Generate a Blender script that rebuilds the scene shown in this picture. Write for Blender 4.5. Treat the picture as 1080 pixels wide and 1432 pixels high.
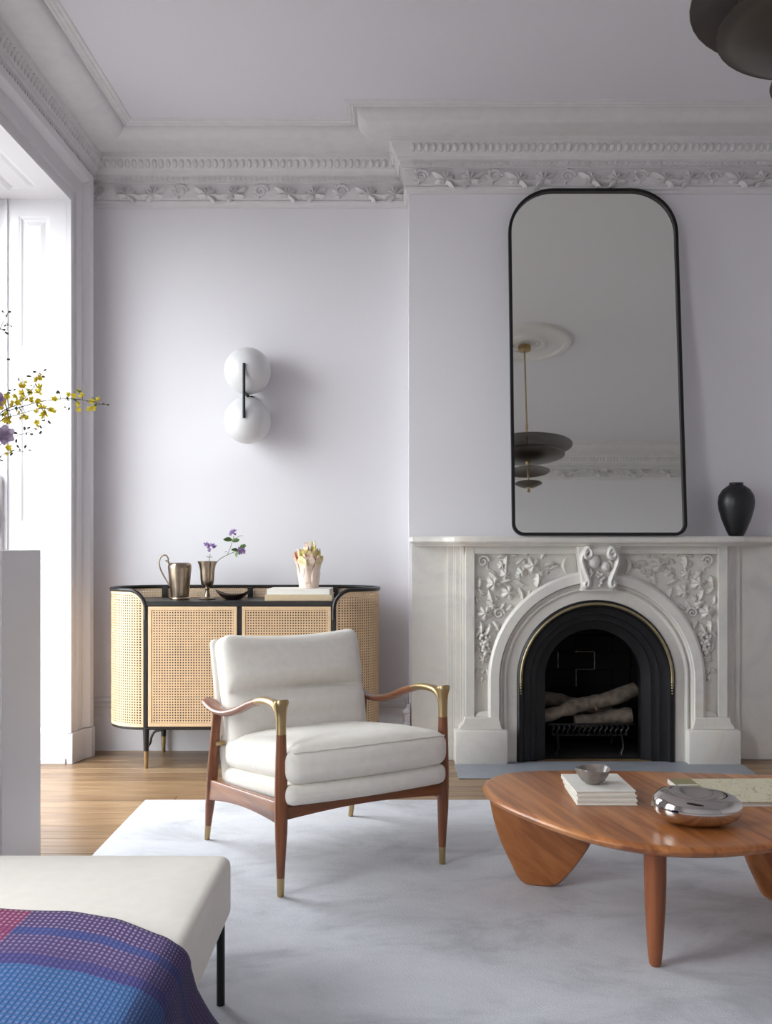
import bpy, bmesh, math, random
from mathutils import Vector, Matrix, noise
random.seed(7)
R = math.radians
PI = math.pi
for o in list(bpy.data.objects):
    bpy.data.objects.remove(o)
scene = bpy.context.scene
COL = scene.collection

# ------------------------------------------------------------------ camera
F, CX, CY, H = 1340.0, 548.0, 760.0, 1.12      # focal (px of a 1080 wide frame), vanishing point, eye height
cam_d = bpy.data.cameras.new('camera')
cam = bpy.data.objects.new('camera', cam_d)
COL.objects.link(cam)
cam.location = (0, 0, H)
cam.rotation_euler = (R(90), 0, 0)
cam_d.sensor_fit = 'HORIZONTAL'
cam_d.sensor_width = 36
cam_d.lens = F * 36 / 1080
cam_d.shift_x = -(CX - 540) / 1080
cam_d.shift_y = (CY - 716) / 1080
cam_d.clip_start = 0.05
scene.camera = cam

# ------------------------------------------------------------------ world, daylight, exposure
w = bpy.data.worlds.new('overcast_sky')
scene.world = w
w.use_nodes = True
w.node_tree.nodes['Background'].inputs[0].default_value = (0.95, 0.975, 1.0, 1)
w.node_tree.nodes['Background'].inputs[1].default_value = 9.0
WIN = [(3.43, 4.885), (0.55, 2.00)]           # the two floor-length windows in the left wall
WTOP = 2.885
def portal(y0, y1):
    """tells the renderer that skylight enters here; gives off no light of its own"""
    d = bpy.data.lights.new('window_portal', 'AREA')
    d.shape = 'RECTANGLE'
    d.size = WTOP + 0.1
    d.size_y = y1 - y0 + 0.1
    d.cycles.is_portal = True
    o = bpy.data.objects.new('window_portal', d)
    COL.objects.link(o)
    o.location = (-2.16, (y0 + y1) / 2, WTOP / 2)
    o.rotation_euler = (0, R(-90), 0)
    return o
for wv in WIN: portal(*wv)
scene.view_settings.view_transform = 'Standard'
scene.view_settings.look = 'None'
scene.view_settings.exposure = 0.34
scene.view_settings.gamma = 1.0
scene.view_settings.use_curve_mapping = False

# ------------------------------------------------------------------ helpers
def lin(r, g, b):
    def f(c):
        c /= 255.0
        return c / 12.92 if c <= 0.04045 else ((c + 0.055) / 1.055) ** 2.4
    return (f(r), f(g), f(b), 1)

def PX(px, py, Y):
    return Vector(((px - CX) / F * Y, Y, H - (py - CY) / F * Y))

class MB:
    """collects geometry for ONE mesh object"""
    def __init__(s):
        s.v = []; s.f = []
    def add(s, vs, fs):
        n = len(s.v)
        s.v += [Vector(p) for p in vs]
        s.f += [[i + n for i in q] for q in fs]
        return s
    def box(s, x0, x1, y0, y1, z0, z1):
        vs = [(x, y, z) for z in (z0, z1) for y in (y0, y1) for x in (x0, x1)]
        return s.add(vs, [(0,2,3,1), (4,5,7,6), (0,1,5,4), (2,6,7,3), (0,4,6,2), (1,3,7,5)])
    def grid(s, rows, closed=False):
        n, m = len(rows), len(rows[0])
        vs = [p for r in rows for p in r]
        fs = []
        for i in range(n - 1):
            for j in range(m if closed else m - 1):
                k = (j + 1) % m
                fs.append((i*m + j, i*m + k, (i+1)*m + k, (i+1)*m + j))
        return s.add(vs, fs)
    def loft(s, rings, caps=True):
        n0 = len(s.v); m = len(rings[0])
        s.grid(rings, True)
        if caps:
            s.f.append([n0 + j for j in range(m)][::-1])
            s.f.append([n0 + (len(rings)-1)*m + j for j in range(m)])
        return s
    def lathe(s, prof, n=28, c=(0, 0, 0), caps=True):
        rings = []
        for r, z in prof:
            rings.append([Vector((c[0] + r*math.cos(2*PI*k/n), c[1] + r*math.sin(2*PI*k/n), c[2] + z)) for k in range(n)])
        return s.loft(rings, caps)
    def tube(s, pts, rad, n=10, flat=None, up=None, caps=True):
        """pts polyline, rad number or list (or list of (a,b) half sizes), section ellipse"""
        pts = [Vector(p) for p in pts]
        rings = []
        prev = None
        for i, p in enumerate(pts):
            t = (pts[min(i+1, len(pts)-1)] - pts[max(i-1, 0)]).normalized()
            if prev is None:
                u = Vector(up) if up is not None else (Vector((0,0,1)) if abs(t.z) < 0.9 else Vector((1,0,0)))
            else:
                u = prev
            u = (u - t*u.dot(t))
            u = u.normalized() if u.length > 1e-6 else t.orthogonal().normalized()
            prev = u
            b = t.cross(u)
            r = rad[i] if isinstance(rad, (list, tuple)) else rad
            ra, rb = r if isinstance(r, (list, tuple)) else (r, r)
            rings.append([p + b*(ra*math.cos(2*PI*k/n)) + u*(rb*math.sin(2*PI*k/n)) for k in range(n)])
        return s.loft(rings, caps)
    def prism(s, outline, fn0, fn1):
        """outline list of 2d, fn0/fn1 map 2d to 3d for both faces"""
        m = len(outline)
        return s.loft([[Vector(fn0(*p)) for p in outline], [Vector(fn1(*p)) for p in outline]])
    def sphere(s, c, r, n=10, m=6, sc=(1, 1, 1)):
        c = Vector(c); n0 = len(s.v)
        rings = []
        for i in range(1, m):
            a = PI*i/m
            rings.append([c + Vector((r*sc[0]*math.sin(a)*math.cos(2*PI*k/n), r*sc[1]*math.sin(a)*math.sin(2*PI*k/n), -r*sc[2]*math.cos(a))) for k in range(n)])
        s.grid(rings, True)
        b = len(s.v)
        s.v += [c + Vector((0,0,-r*sc[2])), c + Vector((0,0,r*sc[2]))]
        for k in range(n):
            s.f.append([n0 + (k+1) % n, n0 + k, b])
            s.f.append([n0 + (m-2)*n + k, n0 + (m-2)*n + (k+1) % n, b+1])
        return s
    def xf(s, M):
        s.v = [M @ p for p in s.v]
        return s
    def mesh(s, name, mat, smooth=35, bevel=0, segs=2, inv=None, fix=True):
        me = bpy.data.meshes.new(name)
        vs = [inv @ p for p in s.v] if inv is not None else s.v
        me.from_pydata([tuple(p) for p in vs], [], s.f)
        bm = bmesh.new(); bm.from_mesh(me)
        if fix: bmesh.ops.recalc_face_normals(bm, faces=bm.faces)
        if bevel:
            ed = [e for e in bm.edges if len(e.link_faces) == 2 and e.calc_face_angle(0) > R(40)]
            bmesh.ops.bevel(bm, geom=ed, offset=bevel, segments=segs, profile=0.5, affect='EDGES', clamp_overlap=True)
        bm.to_mesh(me); bm.free()
        if smooth:
            for p in me.polygons: p.use_smooth = True
            if smooth < 180: me.set_sharp_from_angle(angle=R(smooth))
        if mat: me.materials.append(mat)
        return me

def tag(o, label=None, cat=None, group=None, kind=None):
    if label: o['label'] = label
    if cat: o['category'] = cat
    if group: o['group'] = group
    if kind: o['kind'] = kind
    return o
def thing(name, loc, label, cat, rz=0, group=None, kind=None):
    o = bpy.data.objects.new(name, None)
    o.empty_display_size = 0.05
    COL.objects.link(o)
    o.location = loc
    o.rotation_euler = (0, 0, rz)
    return tag(o, label, cat, group, kind)
def wmat(o):
    m = Matrix.Translation(o.location) @ o.rotation_euler.to_matrix().to_4x4()
    return wmat(o.parent) @ m if o.parent else m
def part(name, mb, mat, parent, world=True, label=None, kind=None, **kw):
    """a child mesh; world=True: geometry given in world coordinates"""
    me = mb.mesh(name, mat, inv=wmat(parent).inverted() if world else None, **kw)
    o = bpy.data.objects.new(name, me)
    COL.objects.link(o)
    o.parent = parent
    return tag(o, label, None, None, kind)
def single(name, mb, mat, label, cat, group=None, kind=None, **kw):
    xs = [p.x for p in mb.v]; ys = [p.y for p in mb.v]; zs = [p.z for p in mb.v]
    org = Vector(((min(xs)+max(xs))/2, (min(ys)+max(ys))/2, min(zs)))
    me = mb.mesh(name, mat, inv=Matrix.Translation(-org), **kw)
    o = bpy.data.objects.new(name, me)
    COL.objects.link(o); o.location = org
    return tag(o, label, cat, group, kind)
def inst(name, me, parent, M, mat=None):
    """a child object that shares mesh data; M placed in world"""
    o = bpy.data.objects.new(name, me)
    COL.objects.link(o)
    o.parent = parent
    o.matrix_basis = wmat(parent).inverted() @ M
    return o
def struct(name, mb, mat, label, **kw):
    return single(name, mb, mat, label, 'room', kind='structure', **kw)
def catmull(pts, n=8, closed=False):
    P = [Vector(p) for p in pts]; out = []
    L = len(P)
    for i in range(L if closed else L - 1):
        if closed: a, b, c, d = P[i-1], P[i], P[(i+1) % L], P[(i+2) % L]
        else: a, b, c, d = P[max(i-1, 0)], P[i], P[i+1], P[min(i+2, L-1)]
        for k in range(n):
            t = k / n
            out.append(0.5*((2*b) + (c-a)*t + (2*a - 5*b + 4*c - d)*t*t + (3*b - a - 3*c + d)*t**3))
    if not closed: out.append(P[-1])
    return out
def lerp(a, b, t): return a + (b-a)*t
def interp(x, tab):
    if x <= tab[0][0]: return tab[0][1]
    for (a, va), (b, vb) in zip(tab, tab[1:]):
        if x <= b: return lerp(va, vb, (x-a)/(b-a))
    return tab[-1][1]
def rounded(hx, hy, hz, r, n=14):
    """rounded box built from six n x n patches, welded by position"""
    def ticks(h):
        a = [-h + r*(1-math.cos(PI/2*i/4)) for i in range(5)]
        m = [lerp(-h+r, h-r, i/n) for i in range(1, n)]
        return a + m + [-x for x in a[::-1]]
    tx, ty, tz = ticks(hx), ticks(hy), ticks(hz)
    idx = {}; vs = []; fs = []
    def vid(x, y, z):
        k = (round(x, 6), round(y, 6), round(z, 6))
        if k not in idx:
            c = Vector((max(-hx+r, min(hx-r, x)), max(-hy+r, min(hy-r, y)), max(-hz+r, min(hz-r, z))))
            d = Vector((x, y, z)) - c
            idx[k] = len(vs)
            vs.append(c + d.normalized()*r if d.length > 1e-9 else c)
        return idx[k]
    def patch(A, B, mk):
        for i in range(len(A)-1):
            for j in range(len(B)-1):
                fs.append([vid(*mk(A[i], B[j])), vid(*mk(A[i+1], B[j])), vid(*mk(A[i+1], B[j+1])), vid(*mk(A[i], B[j+1]))])
    for s in (-1, 1):
        patch(tx, ty, lambda a, b: (a, b, s*hz))
        patch(tx, tz, lambda a, b: (a, s*hy, b))
        patch(ty, tz, lambda a, b: (s*hx, a, b))
    return MB().add(vs, fs)

# ------------------------------------------------------------------ materials
MATS = {}
def nodes_of(name):
    m = bpy.data.materials.new(name); m.use_nodes = True
    MATS[name] = m
    nt = m.node_tree
    return m, nt, nt.nodes['Principled BSDF']
def N(nt, typ, **kw):
    n = nt.nodes.new(typ)
    for k, v in kw.items():
        if hasattr(n, k): setattr(n, k, v)
        else: n.inputs[k].default_value = v
    return n
def ramp(nt, stops, interp='LINEAR'):
    r = nt.nodes.new('ShaderNodeValToRGB')
    r.color_ramp.interpolation = interp
    while len(r.color_ramp.elements) < len(stops): r.color_ramp.elements.new(0.5)
    for e, (p, c) in zip(r.color_ramp.elements, stops):
        e.position = p; e.color = c
    return r
def mat(name, col, rough=0.5, metal=0.0, var=0.06, scale=6.0, bump=0.0, bscale=80.0, coat=0.0, sheen=0.0, stretch=(1,1,1), spec=0.5):
    m, nt, b = nodes_of(name)
    tc = N(nt, 'ShaderNodeTexCoord')
    mp = N(nt, 'ShaderNodeMapping'); mp.inputs['Scale'].default_value = stretch
    nt.links.new(tc.outputs['Object'], mp.inputs[0])
    nz = N(nt, 'ShaderNodeTexNoise', Scale=scale, Detail=4.0)
    nt.links.new(mp.outputs[0], nz.inputs['Vector'])
    lo = tuple(max(0, c*(1-var)) for c in col[:3]) + (1,)
    hi = tuple(min(1, c*(1+var)) for c in col[:3]) + (1,)
    r = ramp(nt, [(0.3, lo), (0.7, hi)])
    nt.links.new(nz.outputs[0], r.inputs[0])
    nt.links.new(r.outputs[0], b.inputs['Base Color'])
    b.inputs['Roughness'].default_value = rough
    b.inputs['Metallic'].default_value = metal
    b.inputs['Coat Weight'].default_value = coat
    b.inputs['Specular IOR Level'].default_value = spec
    if sheen:
        b.inputs['Sheen Weight'].default_value = sheen
    if bump:
        n2 = N(nt, 'ShaderNodeTexNoise', Scale=bscale, Detail=3.0)
        nt.links.new(mp.outputs[0], n2.inputs['Vector'])
        bp = N(nt, 'ShaderNodeBump', Strength=bump, Distance=0.002)
        nt.links.new(n2.outputs[0], bp.inputs['Height'])
        nt.links.new(bp.outputs[0], b.inputs['Normal'])
    return m
def wood(name, dark, mid, light, axis='X', rough=0.4, grain=30.0, coat=0.0, rot=0.0, boards=0.0, rnd=0.0):
    """procedural timber; grain runs along the chosen object axis"""
    m, nt, b = nodes_of(name)
    tc = N(nt, 'ShaderNodeTexCoord')
    mp = N(nt, 'ShaderNodeMapping')
    mp.inputs['Rotation'].default_value = (0, 0, rot)
    nt.links.new(tc.outputs['Object'], mp.inputs[0])
    vec = mp.outputs[0]
    oi = N(nt, 'ShaderNodeObjectInfo')
    if rnd:
        mu = N(nt, 'ShaderNodeMath', operation='MULTIPLY'); mu.inputs[1].default_value = 57.0
        nt.links.new(oi.outputs['Random'], mu.inputs[0])
        ad = N(nt, 'ShaderNodeVectorMath', operation='ADD')
        nt.links.new(vec, ad.inputs[0]); nt.links.new(mu.outputs[0], ad.inputs[1])
        vec = ad.outputs[0]
    st = N(nt, 'ShaderNodeMapping')
    s = {'X': (0.06, 1, 1), 'Y': (1, 0.06, 1), 'Z': (1, 1, 0.06)}[axis]
    st.inputs['Scale'].default_value = s
    nt.links.new(vec, st.inputs[0])
    n1 = N(nt, 'ShaderNodeTexNoise', Scale=grain, Detail=6.0, Roughness=0.65, Distortion=0.6)
    nt.links.new(st.outputs[0], n1.inputs['Vector'])
    r = ramp(nt, [(0.28, dark), (0.5, mid), (0.75, light)])
    fac = n1.outputs[0]
    if boards:
        sx = N(nt, 'ShaderNodeSeparateXYZ'); nt.links.new(vec, sx.inputs[0])
        dv = N(nt, 'ShaderNodeMath', operation='DIVIDE'); dv.inputs[1].default_value = boards
        nt.links.new(sx.outputs[0 if axis == 'Y' else 1], dv.inputs[0])
        fl = N(nt, 'ShaderNodeMath', operation='FLOOR'); nt.links.new(dv.outputs[0], fl.inputs[0])
        wn = N(nt, 'ShaderNodeTexWhiteNoise', noise_dimensions='1D'); nt.links.new(fl.outputs[0], wn.inputs['W'])
        ma = N(nt, 'ShaderNodeMath', operation='MULTIPLY_ADD'); ma.inputs[1].default_value = 0.26; ma.inputs[2].default_value = -0.13
        nt.links.new(wn.outputs['Value'], ma.inputs[0])
        a2 = N(nt, 'ShaderNodeMath', operation='ADD')
        nt.links.new(fac, a2.inputs[0]); nt.links.new(ma.outputs[0], a2.inputs[1]); fac = a2.outputs[0]
    if rnd:
        ma = N(nt, 'ShaderNodeMath', operation='MULTIPLY_ADD'); ma.inputs[1].default_value = rnd; ma.inputs[2].default_value = -rnd/2
        nt.links.new(oi.outputs['Random'], ma.inputs[0])
        a2 = N(nt, 'ShaderNodeMath', operation='ADD')
        nt.links.new(fac, a2.inputs[0]); nt.links.new(ma.outputs[0], a2.inputs[1]); fac = a2.outputs[0]
    nt.links.new(fac, r.inputs[0])
    nt.links.new(r.outputs[0], b.inputs['Base Color'])
    b.inputs['Roughness'].default_value = rough
    b.inputs['Coat Weight'].default_value = coat
    b.inputs['Coat Roughness'].default_value = 0.25
    bp = N(nt, 'ShaderNodeBump', Strength=0.08, Distance=0.001)
    nt.links.new(n1.outputs[0], bp.inputs['Height']); nt.links.new(bp.outputs[0], b.inputs['Normal'])
    return m

m_wall = mat('wall_paint', lin(230, 227, 231), 0.6, var=0.008, scale=1.5, bump=0.03, bscale=120)
m_ceil = mat('ceiling_paint', lin(226, 223, 229), 0.7, var=0.008, scale=1.0)
m_trim = mat('trim_paint', lin(219, 216, 219), 0.4, var=0.008, scale=2)
m_plaster = mat('plaster_ornament', lin(222, 219, 220), 0.6, var=0.03, scale=20)
m_plank = wood('oak_plank', lin(106, 80, 56), lin(146, 116, 86), lin(172, 142, 108), 'X', 0.30, 48, rnd=0.22)
m_subfloor = mat('subfloor', lin(70, 48, 32), 0.7)
m_white = mat('white_lacquer', lin(224, 221, 224), 0.45, var=0.01)
m_linen = mat('linen_fabric', lin(238, 232, 223), 0.9, var=0.03, scale=40, bump=0.25, bscale=600, sheen=0.15)
m_linen2 = mat('ottoman_fabric', lin(240, 233, 223), 0.85, var=0.02, scale=30, bump=0.2, bscale=700, sheen=0.15)
m_pipe = mat('linen_piping', lin(236, 230, 221), 0.9, var=0.03)
m_walnut = wood('walnut_chair', lin(84, 44, 24), lin(124, 70, 40), lin(152, 92, 56), 'Z', 0.35, 34, coat=0.2)
m_walnut_y = wood('walnut_chair_arm', lin(90, 48, 26), lin(132, 76, 44), lin(160, 98, 62), 'Y', 0.32, 34, coat=0.3)
m_table = wood('table_wood', lin(138, 78, 40), lin(188, 120, 68), lin(216, 152, 96), 'Y', 0.3, 22, coat=0.25, rot=R(-13), boards=0.135)
m_tleg = wood('table_leg_wood', lin(112, 58, 32), lin(150, 84, 48), lin(172, 104, 64), 'Z', 0.38, 30, coat=0.15)
m_brass = mat('aged_brass', lin(180, 156, 116), 0.36, 1.0, var=0.08, scale=12)
m_brass2 = mat('firebox_brass', lin(170, 156, 122), 0.38, 1.0, var=0.15, scale=30)
m_black = mat('black_lacquer', lin(30, 28, 28), 0.35, var=0.1)
m_iron = mat('cast_iron', lin(20, 20, 23), 0.42, 0.2, var=0.15, scale=20, bump=0.1, bscale=200)
m_soot = mat('sooty_brick', lin(10, 9, 9), 0.9, var=0.5, scale=18, bump=0.4, bscale=60)
m_blackmetal = mat('black_metal', lin(26, 26, 27), 0.4, 0.3, var=0.05)
m_pewter = mat('aged_silver', lin(158, 143, 126), 0.28, 1.0, var=0.28, scale=14)
m_chrome = mat('polished_steel', lin(205, 200, 196), 0.04, 1.0, var=0.01)
m_vase = mat('black_stoneware', lin(24, 24, 27), 0.4, var=0.25, scale=30, bump=0.1, bscale=90)
m_opal = mat('opal_glass', lin(218, 216, 217), 0.3, var=0.01, coat=0.1)
m_paper = mat('book_pages', lin(232, 226, 214), 0.8, var=0.05, scale=3, bump=0.3, bscale=300, stretch=(0.05, 0.05, 8))
m_cloth1 = mat('book_cloth_ivory', lin(236, 232, 224), 0.7, var=0.02, scale=60)
m_cloth2 = mat('book_cloth_tan', lin(214, 192, 158), 0.75, var=0.04, scale=60)
m_stone = mat('hearth_slate', lin(150, 154, 162), 0.45, var=0.10, scale=7)
m_bark = mat('birch_bark', lin(128, 116, 104), 0.9, var=0.4, scale=24, bump=1.0, bscale=40, stretch=(1, 1, 1))
m_cut = mat('cut_wood', lin(150, 126, 100), 0.8, var=0.2, scale=40)
m_stoneware = mat('grey_glaze', lin(128, 118, 112), 0.25, var=0.3, scale=22, coat=0.3)
m_stem = mat('green_stem', lin(112, 120, 82), 0.6, var=0.15, scale=30)
m_twig = mat('brown_twig', lin(92, 78, 60), 0.7, var=0.2, scale=40)
m_leaf = mat('leaf_green', lin(92, 122, 66), 0.5, var=0.25, scale=40)
def petalmat(name, col, col2):
    m, nt, b = nodes_of(name)
    tc = N(nt, 'ShaderNodeTexCoord')
    nz = N(nt, 'ShaderNodeTexNoise', Scale=60.0); nt.links.new(tc.outputs['Object'], nz.inputs['Vector'])
    r = ramp(nt, [(0.35, col), (0.65, col2)]); nt.links.new(nz.outputs[0], r.inputs[0])
    nt.links.new(r.outputs[0], b.inputs['Base Color']); b.inputs['Roughness'].default_value = 0.6
    tl = N(nt, 'ShaderNodeBsdfTranslucent'); nt.links.new(r.outputs[0], tl.inputs[0])
    mx = N(nt, 'ShaderNodeMixShader'); mx.inputs[0].default_value = 0.45
    nt.links.new(b.outputs[0], mx.inputs[1]); nt.links.new(tl.outputs[0], mx.inputs[2])
    nt.links.new(mx.outputs[0], nt.nodes['Material Output'].inputs[0])
    return m
m_yellow = petalmat('yellow_petal', lin(230, 208, 52), lin(244, 230, 96))
m_pinkpetal = petalmat('mauve_petal', lin(178, 158, 192), lin(206, 190, 212))
m_lilac = petalmat('lilac_petal', lin(158, 128, 182), lin(186, 158, 204))
m_bud = mat('dark_bud', lin(84, 84, 52), 0.6, var=0.2, scale=60)
m_cane = mat('cane_strand', lin(220, 188, 151), 0.38, var=0.07, scale=25, coat=0.15)
m_cane_edge = mat('cane_band', lin(218, 186, 149), 0.4, var=0.05, scale=25)
m_inside = mat('cabinet_inside', lin(30, 20, 13), 0.9, var=0.1)
m_olive = mat('olive_cover', lin(140, 134, 98), 0.6, var=0.06)
m_bronze = mat('dark_bronze', lin(98, 90, 84), 0.36, 0.85, var=0.2, scale=5)
m_bronze_in = mat('dark_bronze_inside', lin(34, 28, 26), 0.45, 0.7, var=0.2, scale=5)

def marble():
    m, nt, b = nodes_of('carrara_marble')
    tc = N(nt, 'ShaderNodeTexCoord')
    n1 = N(nt, 'ShaderNodeTexNoise', Scale=2.6, Detail=8.0, Roughness=0.6, Distortion=1.6)
    nt.links.new(tc.outputs['Object'], n1.inputs['Vector'])
    r1 = ramp(nt, [(0.30, lin(208, 205, 201)), (0.45, lin(222, 218, 212)), (0.60, lin(228, 223, 215)), (0.74, lin(222, 211, 198))])
    nt.links.new(n1.outputs[0], r1.inputs[0])
    n2 = N(nt, 'ShaderNodeTexNoise', Scale=1.3, Detail=5.0, Distortion=2.5)
    nt.links.new(tc.outputs['Object'], n2.inputs['Vector'])
    r2 = ramp(nt, [(0.485, (1,1,1,1)), (0.50, (0.80, 0.80, 0.81, 1)), (0.515, (1,1,1,1))])
    nt.links.new(n2.outputs[0], r2.inputs[0])
    mx = N(nt, 'ShaderNodeMixRGB', blend_type='MULTIPLY'); mx.inputs[0].default_value = 0.16
    nt.links.new(r1.outputs[0], mx.inputs[1]); nt.links.new(r2.outputs[0], mx.inputs[2])
    nt.links.new(mx.outputs[0], b.inputs['Base Color'])
    b.inputs['Roughness'].default_value = 0.34
    return m
m_marble = marble()

def rugmat():
    m, nt, b = nodes_of('wool_rug')
    tc = N(nt, 'ShaderNodeTexCoord')
    mp = N(nt, 'ShaderNodeMapping'); mp.inputs['Scale'].default_value = (1.0, 1.6, 1)
    nt.links.new(tc.outputs['Object'], mp.inputs[0])
    n1 = N(nt, 'ShaderNodeTexNoise', Scale=2.4, Detail=7.0, Roughness=0.68, Distortion=0.5)
    nt.links.new(mp.outputs[0], n1.inputs['Vector'])
    r1 = ramp(nt, [(0.34, lin(174, 175, 182)), (0.5, lin(203, 204, 211)), (0.66, lin(214, 215, 221))])
    nt.links.new(n1.outputs[0], r1.inputs[0])
    nt.links.new(r1.outputs[0], b.inputs['Base Color'])
    n2 = N(nt, 'ShaderNodeTexNoise', Scale=260.0, Detail=2.0)
    nt.links.new(tc.outputs['Object'], n2.inputs['Vector'])
    bp = N(nt, 'ShaderNodeBump', Strength=0.5, Distance=0.004)
    nt.links.new(n2.outputs[0], bp.inputs['Height']); nt.links.new(bp.outputs[0], b.inputs['Normal'])
    b.inputs['Roughness'].default_value = 0.95
    b.inputs['Sheen Weight'].default_value = 0.25
    return m
m_rug = rugmat()

def mirrormat():
    m, nt, b = nodes_of('mirror_glass')
    b.inputs['Base Color'].default_value = (0.90, 0.92, 0.86, 1)
    b.inputs['Metallic'].default_value = 1.0
    b.inputs['Roughness'].default_value = 0.015
    return m
m_mirror = mirrormat()

def glassmat():
    m = bpy.data.materials.new('window_glass'); m.use_nodes = True
    nt = m.node_tree; nt.nodes.clear()
    out = N(nt, 'ShaderNodeOutputMaterial')
    tr = N(nt, 'ShaderNodeBsdfTransparent'); tr.inputs[0].default_value = (0.96, 0.98, 0.98, 1)
    gl = N(nt, 'ShaderNodeBsdfGlossy'); gl.inputs['Roughness'].default_value = 0.02
    mx = N(nt, 'ShaderNodeMixShader'); mx.inputs[0].default_value = 0.06
    nt.links.new(tr.outputs[0], mx.inputs[1]); nt.links.new(gl.outputs[0], mx.inputs[2])
    nt.links.new(mx.outputs[0], out.inputs[0])
    return m
m_glass = glassmat()

def throwmat():
    """woven plaid: colour blocks along the two thread directions plus the open waffle grid"""
    m, nt, b = nodes_of('plaid_throw_weave')
    uv = N(nt, 'ShaderNodeUVMap')
    sx = N(nt, 'ShaderNodeSeparateXYZ'); nt.links.new(uv.outputs[0], sx.inputs[0])
    # colour bands along v (0 = far hem)
    rv = ramp(nt, [(0.0, lin(78, 54, 106)), (0.10, lin(50, 68, 136)), (0.14, lin(82, 62, 114)), (0.235, lin(58, 54, 124)), (0.285, lin(36, 100, 156)), (0.55, lin(40, 78, 148)), (0.72, lin(64, 50, 112))], 'CONSTANT')
    nt.links.new(sx.outputs[1], rv.inputs[0])
    # colour blocks along u: magenta end; navy end, shade of the drop painted in
    ru = ramp(nt, [(0.0, lin(150, 42, 84)), (0.417, lin(70, 60, 126)), (0.64, lin(38, 40, 98)), (0.71, lin(28, 28, 76)), (0.78, lin(48, 32, 78)), (0.84, lin(27, 28, 74))], 'CONSTANT')
    nt.links.new(sx.outputs[0], ru.inputs[0])
    fu = ramp(nt, [(0.0, (0.80,)*3+(1,)), (0.417, (0.12,)*3+(1,)), (0.64, (0.55,)*3+(1,)), (0.71, (0.75,)*3+(1,))], 'CONSTANT')
    nt.links.new(sx.outputs[0], fu.inputs[0])
    base = N(nt, 'ShaderNodeMixRGB')
    nt.links.new(fu.outputs[0], base.inputs[0]); nt.links.new(rv.outputs[0], base.inputs[1]); nt.links.new(ru.outputs[0], base.inputs[2])
    def stripes(k, freq):
        mu = N(nt, 'ShaderNodeMath', operation='MULTIPLY'); mu.inputs[1].default_value = freq
        nt.links.new(sx.outputs[k], mu.inputs[0])
        fr = N(nt, 'ShaderNodeMath', operation='FRACT'); nt.links.new(mu.outputs[0], fr.inputs[0])
        a = N(nt, 'ShaderNodeMath', operation='SUBTRACT'); nt.links.new(fr.outputs[0], a.inputs[0]); a.inputs[1].default_value = 0.5
        ab = N(nt, 'ShaderNodeMath', operation='ABSOLUTE'); nt.links.new(a.outputs[0], ab.inputs[0])
        return ab.outputs[0]          # 0 in the open cell .. 0.5 on the thread
    s1, s2 = stripes(0, 128.0), stripes(1, 58.0)
    mxm = N(nt, 'ShaderNodeMath', operation='MAXIMUM'); nt.links.new(s1, mxm.inputs[0]); nt.links.new(s2, mxm.inputs[1])
    rc = ramp(nt, [(0.0, (1,1,1,1)), (0.20, (1,1,1,1)), (0.28, (0,0,0,1))])          # open cell
    nt.links.new(mxm.outputs[0], rc.inputs[0])
    rt = ramp(nt, [(0.0, (1,1,1,1)), (0.36, (1,1,1,1)), (0.46, (0.34, 0.34, 0.46, 1))])   # dark navy warp
    nt.links.new(s1, rt.inputs[0])
    thr = N(nt, 'ShaderNodeMixRGB', blend_type='MULTIPLY'); thr.inputs[0].default_value = 0.85
    nt.links.new(base.outputs[0], thr.inputs[1]); nt.links.new(rt.outputs[0], thr.inputs[2])
    # pale yarn shows in the cells of the hem plaid, less in the blue field
    fv = ramp(nt, [(0.0, (0.62,)*3+(1,)), (0.10, (0.10,)*3+(1,)), (0.14, (0.50,)*3+(1,)), (0.20, (0.30,)*3+(1,)), (0.235, (0.10,)*3+(1,)), (0.285, (0.22,)*3+(1,))], 'CONSTANT')
    nt.links.new(sx.outputs[1], fv.inputs[0])
    sc = N(nt, 'ShaderNodeMath', operation='MULTIPLY')
    hu = ramp(nt, [(0.0, (1,1,1,1)), (0.58, (1,1,1,1)), (0.70, (0.22, 0.22, 0.22, 1))])  # pale cells dimmed down the drop, part of its painted shade
    nt.links.new(sx.outputs[0], hu.inputs[0])
    hm = N(nt, 'ShaderNodeMath', operation='MULTIPLY')
    nt.links.new(hu.outputs[0], hm.inputs[0]); nt.links.new(fv.outputs[0], hm.inputs[1])
    nt.links.new(rc.outputs[0], sc.inputs[0]); nt.links.new(hm.outputs[0], sc.inputs[1])
    hole = N(nt, 'ShaderNodeMixRGB')
    nt.links.new(sc.outputs[0], hole.inputs[0]); nt.links.new(thr.outputs[0], hole.inputs[1]); hole.inputs[2].default_value = lin(184, 162, 196)
    nt.links.new(hole.outputs[0], b.inputs['Base Color'])
    bp = N(nt, 'ShaderNodeBump', Strength=0.8, Distance=0.003)
    nt.links.new(mxm.outputs[0], bp.inputs['Height']); nt.links.new(bp.outputs[0], b.inputs['Normal'])
    b.inputs['Roughness'].default_value = 0.9
    b.inputs['Sheen Weight'].default_value = 0.05
    return m
m_throw = throwmat()

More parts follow.
